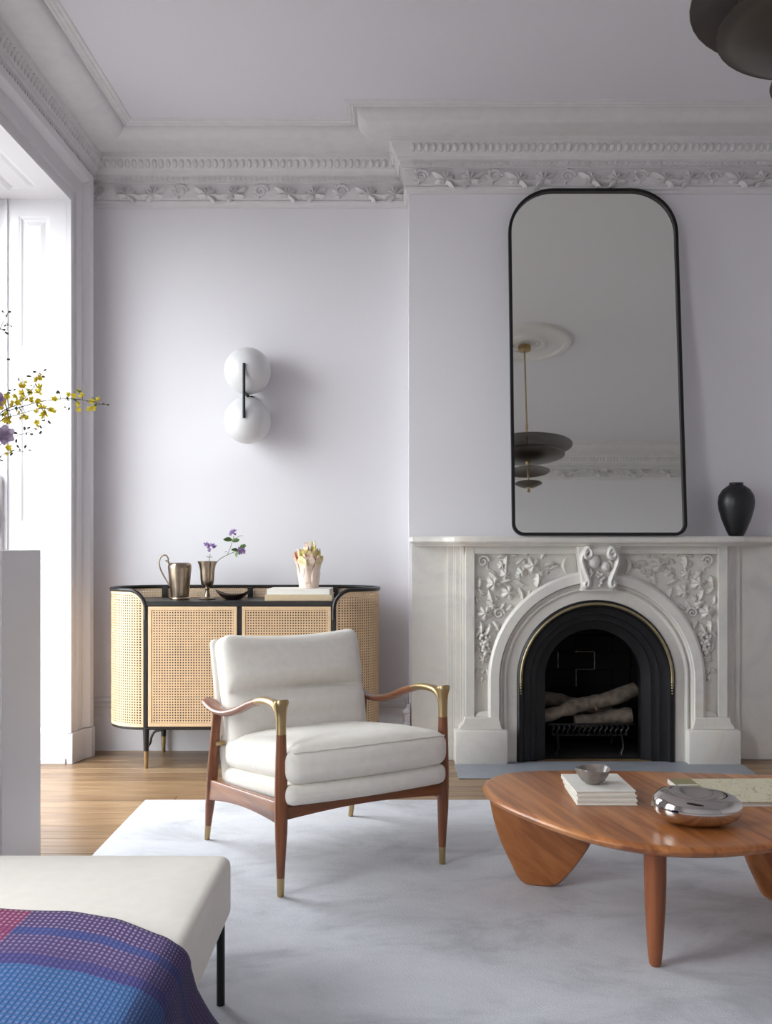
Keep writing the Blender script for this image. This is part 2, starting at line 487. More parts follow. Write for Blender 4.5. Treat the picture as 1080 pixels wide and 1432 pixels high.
def ceramicmat():
    m, nt, b = nodes_of('glazed_sculpture')
    tc = N(nt, 'ShaderNodeTexCoord')
    sx = N(nt, 'ShaderNodeSeparateXYZ'); nt.links.new(tc.outputs['Object'], sx.inputs[0])
    nz = N(nt, 'ShaderNodeTexNoise', Scale=22.0, Detail=3.0); nt.links.new(tc.outputs['Object'], nz.inputs['Vector'])
    r1 = ramp(nt, [(0.36, lin(176, 168, 60)), (0.46, lin(226, 206, 120)), (0.54, lin(236, 212, 196)), (0.64, lin(206, 140, 110))])
    nt.links.new(nz.outputs[0], r1.inputs[0])
    mr = N(nt, 'ShaderNodeMapRange'); mr.inputs[1].default_value = 0.09; mr.inputs[2].default_value = 0.17
    nt.links.new(sx.outputs[2], mr.inputs[0])
    mx = N(nt, 'ShaderNodeMixRGB'); nt.links.new(mr.outputs[0], mx.inputs[0])
    mx.inputs[1].default_value = lin(234, 212, 198); nt.links.new(r1.outputs[0], mx.inputs[2])
    nt.links.new(mx.outputs[0], b.inputs['Base Color'])
    b.inputs['Roughness'].default_value = 0.25
    return m
m_ceramic = ceramicmat()

def sketchmat():
    m, nt, b = nodes_of('drawing_page')
    tc = N(nt, 'ShaderNodeTexCoord')
    nz = N(nt, 'ShaderNodeTexNoise', Scale=7.0, Detail=2.0, Distortion=1.5); nt.links.new(tc.outputs['Object'], nz.inputs['Vector'])
    pg = lin(216, 208, 180); ln = lin(150, 142, 116)
    r1 = ramp(nt, [(0.0, pg), (0.455, pg), (0.462, ln), (0.469, pg), (0.53, pg), (0.536, ln), (0.542, pg), (0.62, pg), (0.626, ln), (0.632, pg)])
    nt.links.new(nz.outputs[0], r1.inputs[0]); nt.links.new(r1.outputs[0], b.inputs['Base Color'])
    b.inputs['Roughness'].default_value = 0.55
    return m
m_sketch = sketchmat()

# ------------------------------------------------------------------ room shell
XL, XR, YB, YA, YC, ZC = -1.65, 3.7, -0.65, 5.21, 5.0, 3.29
BX0, BX1 = 0.09, 1.99               # chimney breast
TH = 0.45
def wall_left():
    b = MB()
    ys = [YB] + [y for wv in sorted(WIN) for y in wv] + [YA + 0.25]
    for i in range(0, len(ys), 2):
        b.box(XL - TH, XL, ys[i], ys[i+1], 0, ZC)
    for y0, y1 in WIN:
        b.box(XL - TH, XL, y0, y1, WTOP, ZC)
    return b
struct('wall_left', wall_left(), m_wall, 'white plaster wall with two floor-length windows', smooth=0)
struct('wall_back', MB().box(XL, BX0, YA, YA+0.25, 0, ZC).box(BX1, XR, YA, YA+0.25, 0, ZC), m_wall,
       'white plaster alcove wall behind the cane cabinet', smooth=0)
XM = 1.043                            # fireplace axis
struct('wall_chimney', MB().box(BX0, XM-0.40, YC, YA+0.3, 0, ZC).box(XM+0.40, BX1, YC, YA+0.3, 0, ZC).box(XM-0.40, XM+0.40, YC, YA+0.3, 0.80, ZC),
       m_wall, 'white chimney breast wall above the fireplace', smooth=0)
struct('wall_right', MB().box(XR, XR+0.2, YB-0.2, YA+0.25, 0, ZC), m_wall, 'white plaster wall on the right of the room', smooth=0)
struct('wall_front', MB().box(XL-TH, XR, YB-TH, YB, 0, ZC), m_wall, 'white plaster wall facing the fireplace', smooth=0)
struct('ceiling', MB().box(XL-TH, XR+0.2, YB-TH, YA+0.3, ZC, ZC+0.15), m_ceil, 'white plaster ceiling', smooth=0)
floor = struct('floor', MB().box(XL-TH, XR+0.2, YB-TH, YA+0.3, -0.15, -0.014), m_subfloor, 'oak plank floor', smooth=0)
struct('ground', MB().box(-40, XL-TH-0.3, -30, 35, -1.6, -1.5).box(XL-TH-0.3, 30, -30, YB-TH-0.3, -1.6, -1.5), mat('street_paving', lin(120, 118, 114), 0.9, var=0.1, scale=0.6), 'grey street paving outside the windows', smooth=0)
# planks: each a part of the floor
plank_meshes = {}
PW = 0.0875
def plank(L):
    k = round(L, 2)
    if k not in plank_meshes:
        plank_meshes[k] = MB().box(-k/2+0.0007, k/2-0.0007, -PW/2+0.0006, PW/2-0.0006, -0.014, 0).mesh('plank', m_plank, smooth=0, bevel=0.0016, segs=1)
    return plank_meshes[k]
row = 0
y = YA - PW/2
LENS = (1.1, 1.4, 1.7, 2.0)
while y > YB - 0.05:
    rr = random.Random(row*13 + 5)
    x = XL - rr.choice((0.0, 0.2, 0.3))
    if any(a < y < b_ for a, b_ in WIN): x = XL - 0.4
    while x < XR:
        L = rr.choice(LENS) + (0.3 if y < 2.0 else 0)
        L = min(L, XR + 0.1 - x)
        L = round(L, 2)
        if L > 0.05:
            inst('plank', plank(L), floor, Matrix.Translation((x + L/2, y, 0)))
        x += max(L, 0.05)
    y -= PW; row += 1

def sweep(path, prof, closed=False, cap=True):
    """mitred sweep of a (offset, z) profile along an XY polyline; offset to the right-hand side of travel"""
    P = [Vector((p[0], p[1])) for p in path]; n = len(P)
    rings = []
    for i, p in enumerate(P):
        d0 = (P[i] - P[i-1]).normalized() if (i > 0 or closed) else None
        d1 = (P[(i+1) % n] - P[i]).normalized() if (i < n-1 or closed) else None
        n0 = Vector((d0.y, -d0.x)) if d0 else None
        n1 = Vector((d1.y, -d1.x)) if d1 else None
        if n0 is None: nn = n1
        elif n1 is None: nn = n0
        else:
            nn = (n0 + n1); nn = nn / max(1e-6, nn.dot(n0))
        rings.append([Vector((p.x + nn.x*o, p.y + nn.y*o, z)) for o, z in prof])
    b = MB()
    if closed: rings.append(rings[0])
    m = len(prof)
    b.grid(rings, True)
    if not closed and cap:
        b.f.append(list(range(m))); b.f.append([(n-1)*m + k for k in range(m)])
    return b
ROOM = [(XL, YB), (XL, YA), (BX0, YA), (BX0, YC), (BX1, YC), (BX1, YA), (XR, YA), (XR, YB)]
cove = [(0.10 + 0.165*math.sin(a), 3.205 + 0.075*(1-math.cos(a))) for a in [PI/2*k/7 for k in range(8)]]
corn = [(-0.01, 2.942), (0.012, 2.942), (0.014, 2.956), (0.024, 2.960), (0.026, 2.972), (0.018, 2.978), (0.026, 2.986), (0.026, 3.062), (0.034, 3.066),
        (0.034, 3.072), (0.044, 3.074), (0.046, 3.096), (0.058, 3.104), (0.062, 3.118), (0.070, 3.124), (0.094, 3.178), (0.098, 3.182), (0.098, 3.200)] + cove + \
       [(0.272, 3.274), (0.282, 3.271), (0.288, 3.277), (0.298, 3.277), (0.304, 3.283), (0.318, 3.284), (0.322, 3.289), (0.322, 3.30), (-0.01, 3.30)]
cornice = struct('trim_1', sweep(ROOM, corn, True), m_plaster, 'moulded white plaster cornice around the ceiling', smooth=25)

# frieze ornament of the cornice
def spiral_mb(r0, turns, tr, flat=0.6, n=26):
    pts = []; rad = []
    for k in range(n+1):
        t = k/n; a = turns*2*PI*t
        r = r0*(1-0.82*t)
        pts.append((r*math.cos(a), 0, r*math.sin(a))); rad.append(tr*(1-0.45*t))
    return MB().tube(pts, rad, 6, up=(0,1,0))
def leaf_relief(L, W, h, lobes=3, bend=0.25, nu=10, nv=4):
    """carved leaf: closed height field standing on the plane y=0, pointing +z, relief towards -y"""
    rows = []
    for i in range(nu+1):
        t = i/nu
        wv = W*(math.sin(PI*min(1, t*0.96+0.04))**0.7)*(1 + 0.28*math.sin(lobes*2*PI*t))
        cx = bend*L*t*t
        r = []
        for j in range(-nv, nv+1):
            s = j/nv
            hh = h*(1-abs(s)**2.2)*(0.55+0.45*math.sin(PI*t)) + (h*0.25*(1-abs(s)*3) if abs(s) < 0.33 else 0)
            r.append(Vector((cx + s*wv, -hh*(1 if 0 < i < nu else 0.2), t*L)))
        rows.append(r)
    return MB().grid(rows)
def flower_relief(r, h, pet=5, n=40, m=6):
    """carved rosette: height field disc, relief towards -y"""
    rows = []
    for i in range(m+1):
        t = i/m; ring = []
        for k in range(n):
            a = 2*PI*k/n
            rp = r*(0.72 + 0.28*abs(math.cos(a*pet/2)))
            hh = h*(0.55*math.sin(PI*min(1, 0.12+0.88*t))*(0.5+0.5*abs(math.cos(a*pet/2))) + (0.75 if t < 0.2 else 0.25 if t < 0.34 else 0.1))
            if i == m: hh = 0
            ring.append(Vector((rp*t*math.cos(a), -hh, rp*t*math.sin(a))))
        rows.append(ring)
    return MB().grid(rows, True)
sc_b = spiral_mb(0.034, 1.6, 0.0085)
for k in range(7):
    a = PI*(0.1 + 0.22*k)
    lf = leaf_relief(0.020, 0.007, 0.008, 1, 0.1, 4, 2)
    lf.xf(Matrix.Translation((0.026*math.cos(a), 0, 0.026*math.sin(a))) @ Matrix.Rotation(PI/2 - a, 4, 'Y'))
    sc_b.add(lf.v, lf.f)
me_scroll = sc_b.mesh('frieze_scroll', m_plaster, smooth=50)
ac = MB()
for sgn, a0, L in ((-1, 62, .075), (-1, 100, .05), (1, 62, .075), (1, 100, .05), (0, 0, .055), (-1, 25, .05), (1, 25, .05)):
    lf = leaf_relief(L, 0.013, 0.014, 2, 0.25*sgn, 8, 3)
    lf.xf(Matrix.Rotation(R(a0)*sgn, 4, 'Y'))
    ac.add(lf.v, lf.f)
me_acan = ac.mesh('frieze_leaf', m_plaster, smooth=50)
def wall_run(p0, p1, off):
    """matrix function along a wall from p0 to p1 (room on the right-hand side)"""
    p0 = Vector((p0[0], p0[1], 0)); p1 = Vector((p1[0], p1[1], 0))
    d = (p1-p0).normalized(); nrm = Vector((d.y, -d.x, 0))
    ang = math.atan2(d.y, d.x)
    return (p1-p0).length, lambda s, z: Matrix.Translation(p0 + d*s + nrm*off + Vector((0,0,z))) @ Matrix.Rotation(ang, 4, 'Z')
runs = [(ROOM[i], ROOM[(i+1) % 8]) for i in range(8)]
small = MB()
for ri, (a, b_) in enumerate(runs):
    L, fn = wall_run(a, b_, 0.026)
    if L > 0.5:
        n = max(3, 3*round(L/0.39)); st = L/n
        for k in range(n):
            pos = fn((k+0.5)*st, 0).translation
            if ri == 0 and any(a_-0.24 < pos.y < b2+0.24 for a_, b2 in WIN): continue
            M = fn((k+0.5)*st, 3.024 if k % 3 == 0 else 2.998)
            if k % 3 == 0: inst('frieze_scroll', me_scroll, cornice, M @ Matrix.Diagonal((1.1, 1.8, 1.0, 1)))
            else: inst('frieze_leaf', me_acan, cornice, M @ Matrix.Rotation(R(18 if k % 3 == 1 else -18), 4, 'Y') @ Matrix.Diagonal((1.12, 1.8, 1.05, 1)))
    # dentils and egg-and-dart: too small to pick apart
    L, fn = wall_run(a, b_, 0.044)
    n = int(L/0.028)
    for k in range(n):
        q = MB().box(-0.008, 0.008, -0.009, 0.004, 0, 0.018); q.xf(fn((k+0.5)*L/n, 3.076)); small.add(q.v, q.f)
    n = int(L/0.036)
    for k in range(n):
        q = MB().sphere((0, 0, 0), 0.014, 6, 4, (1, 0.9, 1.6)); q.xf(fn((k+0.5)*L/n, 3.152) @ Matrix.Translation((0, -0.040, 0)) @ Matrix.Rotation(R(24), 4, 'X')); small.add(q.v, q.f)
part('dentil_course', small, m_plaster, cornice, kind='stuff', smooth=60)

# ceiling rose, reflected in the mirror
LX, LY = 1.067, 2.25
rose_prof = [(0.0, -0.012), (0.09, -0.012), (0.095, -0.02), (0.115, -0.026), (0.13, -0.016), (0.14, -0.028), (0.165, -0.030), (0.18, -0.012), (0.20, -0.008), (0.30, -0.008), (0.315, -0.012),
             (0.325, -0.028), (0.35, -0.032), (0.372, -0.024), (0.38, 0.0)]
struct('trim_2', MB().lathe([(max(r, 0.001), z) for r, z in rose_prof], 64, (LX, LY, ZC)), m_plaster, 'round white plaster ceiling rose', smooth=30)

# baseboards
bprof = [(-0.01, -0.001), (0.030, 0), (0.030, 0.185), (0.022, 0.196), (0.022, 0.232), (0.030, 0.240), (0.032, 0.256), (0.016, 0.266), (0.013, 0.285), (-0.01, 0.285)]
struct('baseboard_back', sweep([(XL, 5.085), (XL, YA), (BX0, YA), (BX0, YC), (BX0+0.004, YC)], bprof), m_trim, 'tall moulded white baseboard in the alcove', smooth=25)
struct('baseboard_chimney', sweep([(XM+0.945, YC), (BX1, YC), (BX1, YA), (XR, YA), (XR, YB), (XL, YB), (XL, WIN[1][0]-0.22)], bprof), m_trim, 'tall moulded white baseboard beside the mantel and around the room', smooth=25)
struct('baseboard_left', sweep([(XL, WIN[1][1]+0.22), (XL, WIN[0][0]-0.22)], bprof), m_trim, 'tall white baseboard between the windows', smooth=25)

# ------------------------------------------------------------------ windows
def build_window(idx, y0, y1, label):
    W = thing('window_%d' % idx, (XL, (y0+y1)/2, 0), label, 'window', kind='structure')
    ya, yb, zt = y0 + 0.015, y1 - 0.015, WTOP - 0.015     # clear opening after lining
    # casing: profile (distance from opening, projection)
    pr = [(-0.008, 0.0), (-0.008, 0.022), (0.004, 0.026), (0.010, 0.014), (0.016, 0.012), (0.052, 0.018), (0.058, 0.032), (0.070, 0.034), (0.076, 0.022),
          (0.130, 0.034), (0.138, 0.052), (0.150, 0.070), (0.178, 0.078), (0.186, 0.066), (0.186, 0.0)]
    rings = []
    for (yy, zz, dy, dz) in ((ya, 0.158, -1, 0), (ya, zt, -1, 1), (yb, zt, 1, 1), (yb, 0.158, 1, 0)):
        rings.append([Vector((XL + v, yy + dy*u, zz + dz*u)) for u, v in pr])
    c = MB(); c.grid(rings, True)
    m = len(pr); c.f += [list(range(m)), [3*m + k for k in range(m)]]
    part('casing', c, m_trim, W, smooth=30)
    for yy, s in ((ya, -1), (yb, 1)):
        q = [(-0.010, 0), (-0.010, 0.030), (0.06, 0.040), (0.12, 0.055), (0.15, 0.078), (0.19, 0.084), (0.19, 0)]
        b = MB().prism(q, lambda u, v: (XL+v, yy+s*u, 0), lambda u, v: (XL+v, yy+s*u, 0.155))
        part('plinth_block', b, m_trim, W, smooth=20, bevel=0.003)
    # panelled reveals
    xi, xo = XL - 0.004, XL - 0.30
    pan = [(0.16, 1.06), (1.22, 1.985), (2.11, 2.785)]
    px0, px1 = XL - 0.245, XL - 0.088
    for yy, s in ((ya, -1), (yb, 1)):
        b = MB()
        def bx(x0, x1, z0, z1, t=0.015): b.box(x0, x1, min(yy, yy+s*t), max(yy, yy+s*t), z0, z1)
        bx(px1, xi, 0, zt); bx(xo, px0, 0, zt)
        zs = [0] + [z for q in pan for z in q] + [zt]
        for k in range(0, len(zs), 2): bx(px0, px1, zs[k], zs[k+1])
        part('reveal_frame', b, m_trim, W, smooth=0)
        o = MB(); o.box(XL-TH, xo-0.012, min(yy+s*0.004, yy+s*0.015), max(yy+s*0.004, yy+s*0.015), 0, zt)
        part('outer_lining', o, m_trim, W, smooth=0)
        o = MB(); o.box(xo-0.014, xo, min(yy-s*0.012, yy+s*0.012), max(yy-s*0.012, yy+s*0.012), 0, zt)
        part('sash_bead', o, m_trim, W, smooth=0, bevel=0.003)
        for z0, z1 in pan:
            r0 = [(px0-.004, z0-.004), (px1+.004, z0-.004), (px1+.004, z1+.004), (px0-.004, z1+.004)]
            def rect(i): return [(px0+i, z0+i), (px1-i, z0+i), (px1-i, z1-i), (px0+i, z1-i)]
            q = MB()
            levels = [(-0.004, 0.014), (0.0, 0.002), (0.010, 0.004), (0.018, 0.012), (0.026, 0.013), (0.046, 0.007), (0.048, 0.006)]
            q.loft([[Vector((x, yy + s*d, z)) for x, z in rect(i)] for i, d in levels], True)
            part('panel', q, m_trim, W, smooth=0)
        o = MB().box(xo, XL-0.006, min(yy, yy-s*0.012), max(yy, yy-s*0.012), 0, 0.028)
        part('base_strip', o, m_trim, W, smooth=0, bevel=0.003)
    # soffit with a panel
    pe = min(0.12, (yb-ya)*0.2)
    b = MB()
    for x0, x1, q0, q1 in ((XL-TH, px0, ya, yb), (px1, xi, ya, yb), (px0, px1, ya, ya+pe), (px0, px1, yb-pe, yb)):
        b.box(x0, x1, q0, q1, zt, zt+0.015)
    part('soffit_frame', b, m_trim, W, smooth=0)
    def rect(i): return [(px0+i, ya+pe+i), (px1-i, ya+pe+i), (px1-i, yb-pe-i), (px0+i, yb-pe-i)]
    q = MB().loft([[Vector((x, yv, zt+d)) for x, yv in rect(i)] for i, d in ((-0.003, 0.0145), (0, 0.002), (0.01, 0.004), (0.018, 0.012), (0.026, 0.013), (0.046, 0.007))], True)
    part('panel', q, m_trim, W, smooth=0)
    # sashes and panes
    for k, (z0, z1, xs) in enumerate(((0.03, 1.46, XL-0.345), (1.42, zt, XL-0.395))):
        b = MB()
        fw = 0.055
        y_0, y_1 = ya+0.005, yb-0.005
        b.box(xs-0.022, xs+0.022, y_0, y_0+fw, z0, z1).box(xs-0.022, xs+0.022, y_1-fw, y_1, z0, z1)
        b.box(xs-0.022, xs+0.022, y_0+fw, y_1-fw, z0, z0+fw+0.02).box(xs-0.022, xs+0.022, y_0+fw, y_1-fw, z1-fw, z1)
        sa = part('sash', b, m_trim, W, smooth=0, bevel=0.003)
        gl = MB().box(xs-0.003, xs+0.003, y_0+fw-.004, y_1-fw+.004, z0+fw+.016, z1-fw+.004)
        part('pane', gl, m_glass, sa, smooth=0)
    part('sill', MB().box(XL-TH-0.05, XL-0.31, ya, yb, 0.001, 0.029), m_trim, W, smooth=0, bevel=0.004)
    return W
build_window(1, *WIN[0], 'tall white panelled window with moulded casing beside the alcove')
w2 = build_window(2, *WIN[1], 'tall white panelled window further from the fireplace')
# ------------------------------------------------------------------ fireplace
FP = thing('fireplace_mantel', (XM, 4.94, 0), 'carved white marble fireplace mantel with arched black iron insert', 'fireplace')
ZA = 0.428                                   # springing height of the arch
def arch_pts(r, zb, n=36):
    out = [(XM - r, zb)]
    for k in range(n+1):
        a = PI*k/n
        out.append((XM - r*math.cos(a), ZA + r*math.sin(a)))
    out.append((XM + r, zb))
    return out
def arch(prof, zb, n=36):
    """closed profile of (radius, y) swept round the arch and down to zb"""
    cols = [arch_pts(r, zb, n) for r, _ in prof]
    rings = []
    for k in range(n+3):
        rings.append([Vector((cols[j][k][0], prof[j][1], cols[j][k][1])) for j in range(len(prof))])
    return MB().loft(rings, True)
SY = 4.905                                   # face of the recessed spandrel
ztop = 1.112
# spandrel slab with the arched hole
def spandrel(y, zb, zt, hw, r):
    b = MB(); n = 36
    for yy in (y, 4.985):
        low = arch_pts(r, zb, n)
        b.grid([[Vector((x, yy, z)) for x, z in low], [Vector((x, yy, zt)) for x, z in low]])
        for s in (-1, 1):
            b.grid([[Vector((XM+s*hw, yy, zb)), Vector((XM+s*hw, yy, zt))], [Vector((XM+s*r, yy, zb)), Vector((XM+s*r, yy, zt))]])
    return b
part('spandrel_slab', spandrel(SY, 0.19, ztop, 0.672, 0.48), m_marble, FP, smooth=0)
for s in (-1, 1):
    X = lambda d: XM + s*d
    def bxm(d0, d1, y0, y1, z0, z1): return MB().box(min(X(d0), X(d1)), max(X(d0), X(d1)), y0, y1, z0, z1)
    part('pilaster', bxm(0.620, 0.668, 4.876, 4.99, 0.235, ztop), m_marble, FP, smooth=0, bevel=0.004)
    # stepped side mouldings
    for k, (d0, d1, yy) in enumerate(((0.668, 0.684, 4.900), (0.684, 0.694, 4.915), (0.694, 0.716, 4.925), (0.716, 0.727, 4.940), (0.727, 0.756, 4.950))):
        part('side_moulding', bxm(d0, d1, yy, 4.995, 0.0 if k > 1 else 0.19, ztop), m_marble, FP, smooth=0, bevel=0.003)
    part('side_slab', bxm(0.756, 0.940, 4.972, 4.998, 0, ztop), m_marble, FP, smooth=0, bevel=0.002)
    # plinth with a flared neck
    part('plinth', bxm(0.455, 0.722, 4.832, 4.99, 0, 0.1755), m_marble, FP, smooth=25, bevel=0.010)
    nk = [(0.480, 0.1755), (0.702, 0.1755), (0.695, 0.195), (0.682, 0.205), (0.672, 0.236), (0.497, 0.236), (0.490, 0.205)]
    part('plinth_neck', MB().prism([(X(a), z) for a, z in nk], lambda u, v: (u, 4.858, v), lambda u, v: (u, 4.99, v)), m_marble, FP, smooth=20, bevel=0.004)
    # small arched foot of the recessed panel
    ft = [(X(0.500), 0.236), (X(0.618), 0.236)] + [(X(0.559 + 0.059*math.cos(PI*k/8)), 0.240 + 0.026*math.sin(PI*k/8)) for k in range(9)]
    part('panel_foot', MB().prism(ft, lambda u, v: (u, 4.882, v), lambda u, v: (u, 4.92, v)), m_marble, FP, smooth=30, bevel=0.003)
part('top_rail', MB().box(XM-0.668, XM+0.668, 4.878, 4.99, 1.066, ztop), m_marble, FP, smooth=0, bevel=0.004)
# arch mouldings
part('arch_band', arch([(0.492, 4.99), (0.492, 4.872), (0.498, 4.862), (0.540, 4.862), (0.552, 4.872), (0.556, 4.99)], 0.21), m_marble, FP, smooth=30)
part('arch_bead', arch([(0.452, 4.99), (0.452, 4.888), (0.462, 4.880), (0.468, 4.880), (0.473, 4.892), (0.480, 4.892), (0.484, 4.876), (0.490, 4.872), (0.493, 4.99)], 0.0), m_marble, FP, smooth=30)
part('arch_lining', arch([(0.404, 4.99), (0.404, 4.893), (0.454, 4.893), (0.454, 4.99)], 0.0), m_marble, FP, smooth=30)
# shelf with a serpentine front
def shelf_outline():
    def side(s):
        return [(s*0.952, 5.0), (s*0.952, 4.925), (s*0.935, 4.905), (s*0.86, 4.892), (s*0.79, 4.880), (s*0.752, 4.850), (s*0.728, 4.812), (s*0.690, 4.796), (s*0.55, 4.792), (s*0.2, 4.790)]
    a = side(-1); b = side(1)[::-1]
    return [(XM+x, yv) for x, yv in a + b]
so = shelf_outline()
def shelf_ring(ins, z):
    out = []
    for x, yv in so:
        k = 1 - ins/0.95
        out.append(Vector((XM + (x-XM)*k, min(5.0, yv + ins) if yv < 4.99 else 5.0, z)))
    return out
part('shelf', MB().loft([shelf_ring(0.030, 1.106), shelf_ring(0.022, 1.116), shelf_ring(0.006, 1.122), shelf_ring(0.0, 1.130), shelf_ring(0.0, 1.150), shelf_ring(0.006, 1.156)]), m_marble, FP, smooth=30)
# keystone corbel
KS = 4.862
ky = [(-0.108, 1.106), (0.108, 1.106), (0.098, 1.03), (0.088, 0.95), (0.082, 0.887), (-0.082, 0.887), (-0.088, 0.95), (-0.098, 1.03)]
key = part('keystone', MB().prism([(XM+a, z) for a, z in ky], lambda u, v: (u, 4.814 + (1.106-v)*0.06, v), lambda u, v: (u, 4.90, v)), m_marble, FP, smooth=20, bevel=0.004)
part('keystone_foot', MB().box(XM-0.088, XM+0.088, 4.818, 4.90, 0.880, 0.892), m_marble, key, bevel=0.003)
part('keystone_roll', MB().tube([(XM-0.045, 4.806, 1.078), (XM+0.062, 4.806, 1.078)], 0.019, 14), m_marble, key, smooth=40)
for s in (-1, 1):
    pts = []
    for k in range(16):                        # upper volute, unwinding
        a = PI*(2.6 - 2.1*k/15); r = 0.008 + 0.021*k/15
        pts.append((XM + s*(0.064 - r*math.cos(a + PI)*0.9), 4.803, 1.068 + r*math.sin(a)))
    body = [(0.090, 1.05), (0.086, 1.02), (0.074, 0.985), (0.062, 0.955), (0.054, 0.932), (0.056, 0.910), (0.066, 0.902), (0.075, 0.910), (0.073, 0.922), (0.066, 0.922)]
    pts += [(XM + s*a, 4.806 + (1.07-z)*0.05, z) for a, z in body]
    pts = catmull(pts, 2)
    part('volute', MB().tube(pts, [(0.014, 0.022)]*len(pts), 8, up=(0, 1, 0)), m_marble, key, smooth=60)
kf = MB()
for (dx, z, r, sc_) in ((-0.026, 1.030, 0.032, (0.95, 0.7, 1.15)), (0.030, 1.005, 0.026, (0.9, 0.8, 1.0))):
    part('carved_fruit', MB().sphere((XM+dx, 4.808, z), r, 14, 9, sc_), m_marble, key, smooth=60)
rg = random.Random(3)
gb = MB()
for k in range(13):
    gb.sphere((XM + 0.006 + rg.uniform(-0.026, 0.026)*(1-k/18), 4.806 + rg.uniform(0, 0.012), 0.975 - 0.0055*k), 0.0085, 8, 6)
part('grape_bunch', gb, m_marble, key, smooth=60)
for (dx, z, a, L) in ((-0.03, 0.985, 200, .05), (0.0, 1.055, 20, .05), (0.05, 1.04, 150, .055), (-0.045, 1.0, 160, .04)):
    lf = leaf_relief(L, 0.015, 0.02, 2, 0.2, 8, 3); lf.xf(Matrix.Translation((XM+dx, 4.822, z)) @ Matrix.Rotation(R(a), 4, 'Y'))
    part('carved_leaf', lf, m_marble, key, smooth=60)
# crescent bosses either side of the keystone
for s in (-1, 1):
    pts = [(XM + s*(0.150 + 0.018*math.sin(PI*k/10)), SY-0.024, 1.052 - 0.088*k/10) for k in range(11)]
    part('crescent', MB().tube(pts, [0.003 + 0.008*math.sin(PI*k/10) for k in range(11)], 8), m_marble, FP, smooth=60)
# carved spandrel garland: flowers, leaves, grapes, mirrored left and right
me_fl = flower_relief(0.047, 0.040, 5).mesh('carved_flower', m_marble, smooth=70)
me_fl2 = flower_relief(0.037, 0.036, 6).mesh('carved_flower', m_marble, smooth=70)
me_lf = leaf_relief(0.090, 0.024, 0.028, 3, 0.25).mesh('carved_leaf', m_marble, smooth=70)
me_lf2 = leaf_relief(0.090, 0.024, 0.028, 3, -0.25).mesh('carved_leaf', m_marble, smooth=70)
gb = MB(); rg = random.Random(9)
for k in range(26):
    t = k/26
    gb.sphere((rg.uniform(-1, 1)*0.028*math.sin(PI*(0.25+0.75*t)), -0.010 - rg.random()*0.012, -0.10*t), 0.0095, 7, 5)
me_gr = gb.mesh('carved_grapes', m_marble, smooth=70)
me_sp = spiral_mb(0.030, 1.5, 0.009).mesh('carved_scroll', m_marble, smooth=70)
tend = MB().tube(catmull([(0, -0.006, 0), (0.02, -0.008, 0.03), (0.0, -0.008, 0.06), (0.024, -0.008, 0.09), (0.012, -0.006, 0.115)], 5), 0.0055, 6)
me_te = tend.mesh('carved_tendril', m_marble, smooth=70)
garland = [('s', 676, 785, 0, 1.0), ('f', 690, 816, 10, .95), ('g2', 707, 803, 40, .85), ('f', 711, 828, 70, .9), ('f', 745, 791, 30, 1.0), ('l', 708, 796, -10, .8), ('l', 726, 822, 150, .75),
           ('l', 742, 826, 200, .6), ('l', 752, 800, 170, .85), ('l', 760, 792, 60, .7), ('l', 770, 796, 50, .55), ('l', 722, 790, 40, .6), ('f', 678, 857, 20, .95), ('s', 698, 858, 1, .95),
           ('l', 690, 842, -35, .75), ('l', 679, 832, -60, .65), ('l', 668, 846, -20, .5), ('l', 672, 868, 165, .8), ('l', 686, 872, 190, .8), ('g', 679, 887, 0, 1.05), ('g2', 676, 922, 40, .72),
           ('l', 673, 912, -40, .5), ('l', 683, 914, 40, .5), ('g2', 675, 940, 10, .5), ('l', 675, 944, 180, .45), ('g2', 676, 951, 0, .34), ('t', 689, 806, -35, .8), ('t', 727, 836, -60, .6), ('l', 696, 780, 60, .55),
           ('l', 684, 800, 120, .7), ('l', 700, 816, 60, .7), ('l', 718, 812, 100, .7), ('f', 730, 800, 15, .7), ('l', 757, 782, 20, .6), ('l', 738, 778, -30, .5), ('g2', 757, 803, 60, .7), ('l', 690, 868, 140, .7), ('g2', 690, 848, 0, .7), ('l', 672, 880, 200, .6), ('l', 684, 884, 160, .6), ('l', 680, 934, 150, .5), ('l', 671, 934, 210, .5), ('l', 716, 845, 210, .5), ('g2', 702, 790, 10, .65), ('l', 671, 806, 170, .7), ('l', 680, 842, 100, .7), ('g2', 720, 776, 0, .5), ('g2', 765, 800, 0, .5),
           ('g2', 726, 806, 20, .6), ('g2', 733, 786, 20, .6), ('l', 706, 842, 200, .5), ('g2', 694, 838, 20, .6)]
for s in (-1, 1):
    for kd, px, py, a, sc_ in garland:
        p = PX(px, py, SY)
        d = XM - p.x
        jit = 0 if s < 0 else 0.004
        M = Matrix.Translation((XM + s*d, SY, p.z + jit)) @ Matrix.Rotation(R(a if s < 0 else -a), 4, 'Y') @ Matrix.Scale(sc_, 4)
        me_, nm = {'f': (me_fl, 'carved_flower'), 'g2': (me_fl2, 'carved_flower'), 'l': (me_lf if s < 0 else me_lf2, 'carved_leaf'), 'g': (me_gr, 'carved_grapes'), 's': (me_sp, 'carved_scroll'), 't': (me_te, 'carved_tendril')}[kd]
        if kd == 's' : M = M @ Matrix.Translation((0, -0.008, 0)) @ (Matrix.Scale(-1, 4, (1, 0, 0)) if s > 0 else Matrix.Identity(4))
        inst(nm, me_, FP, M)
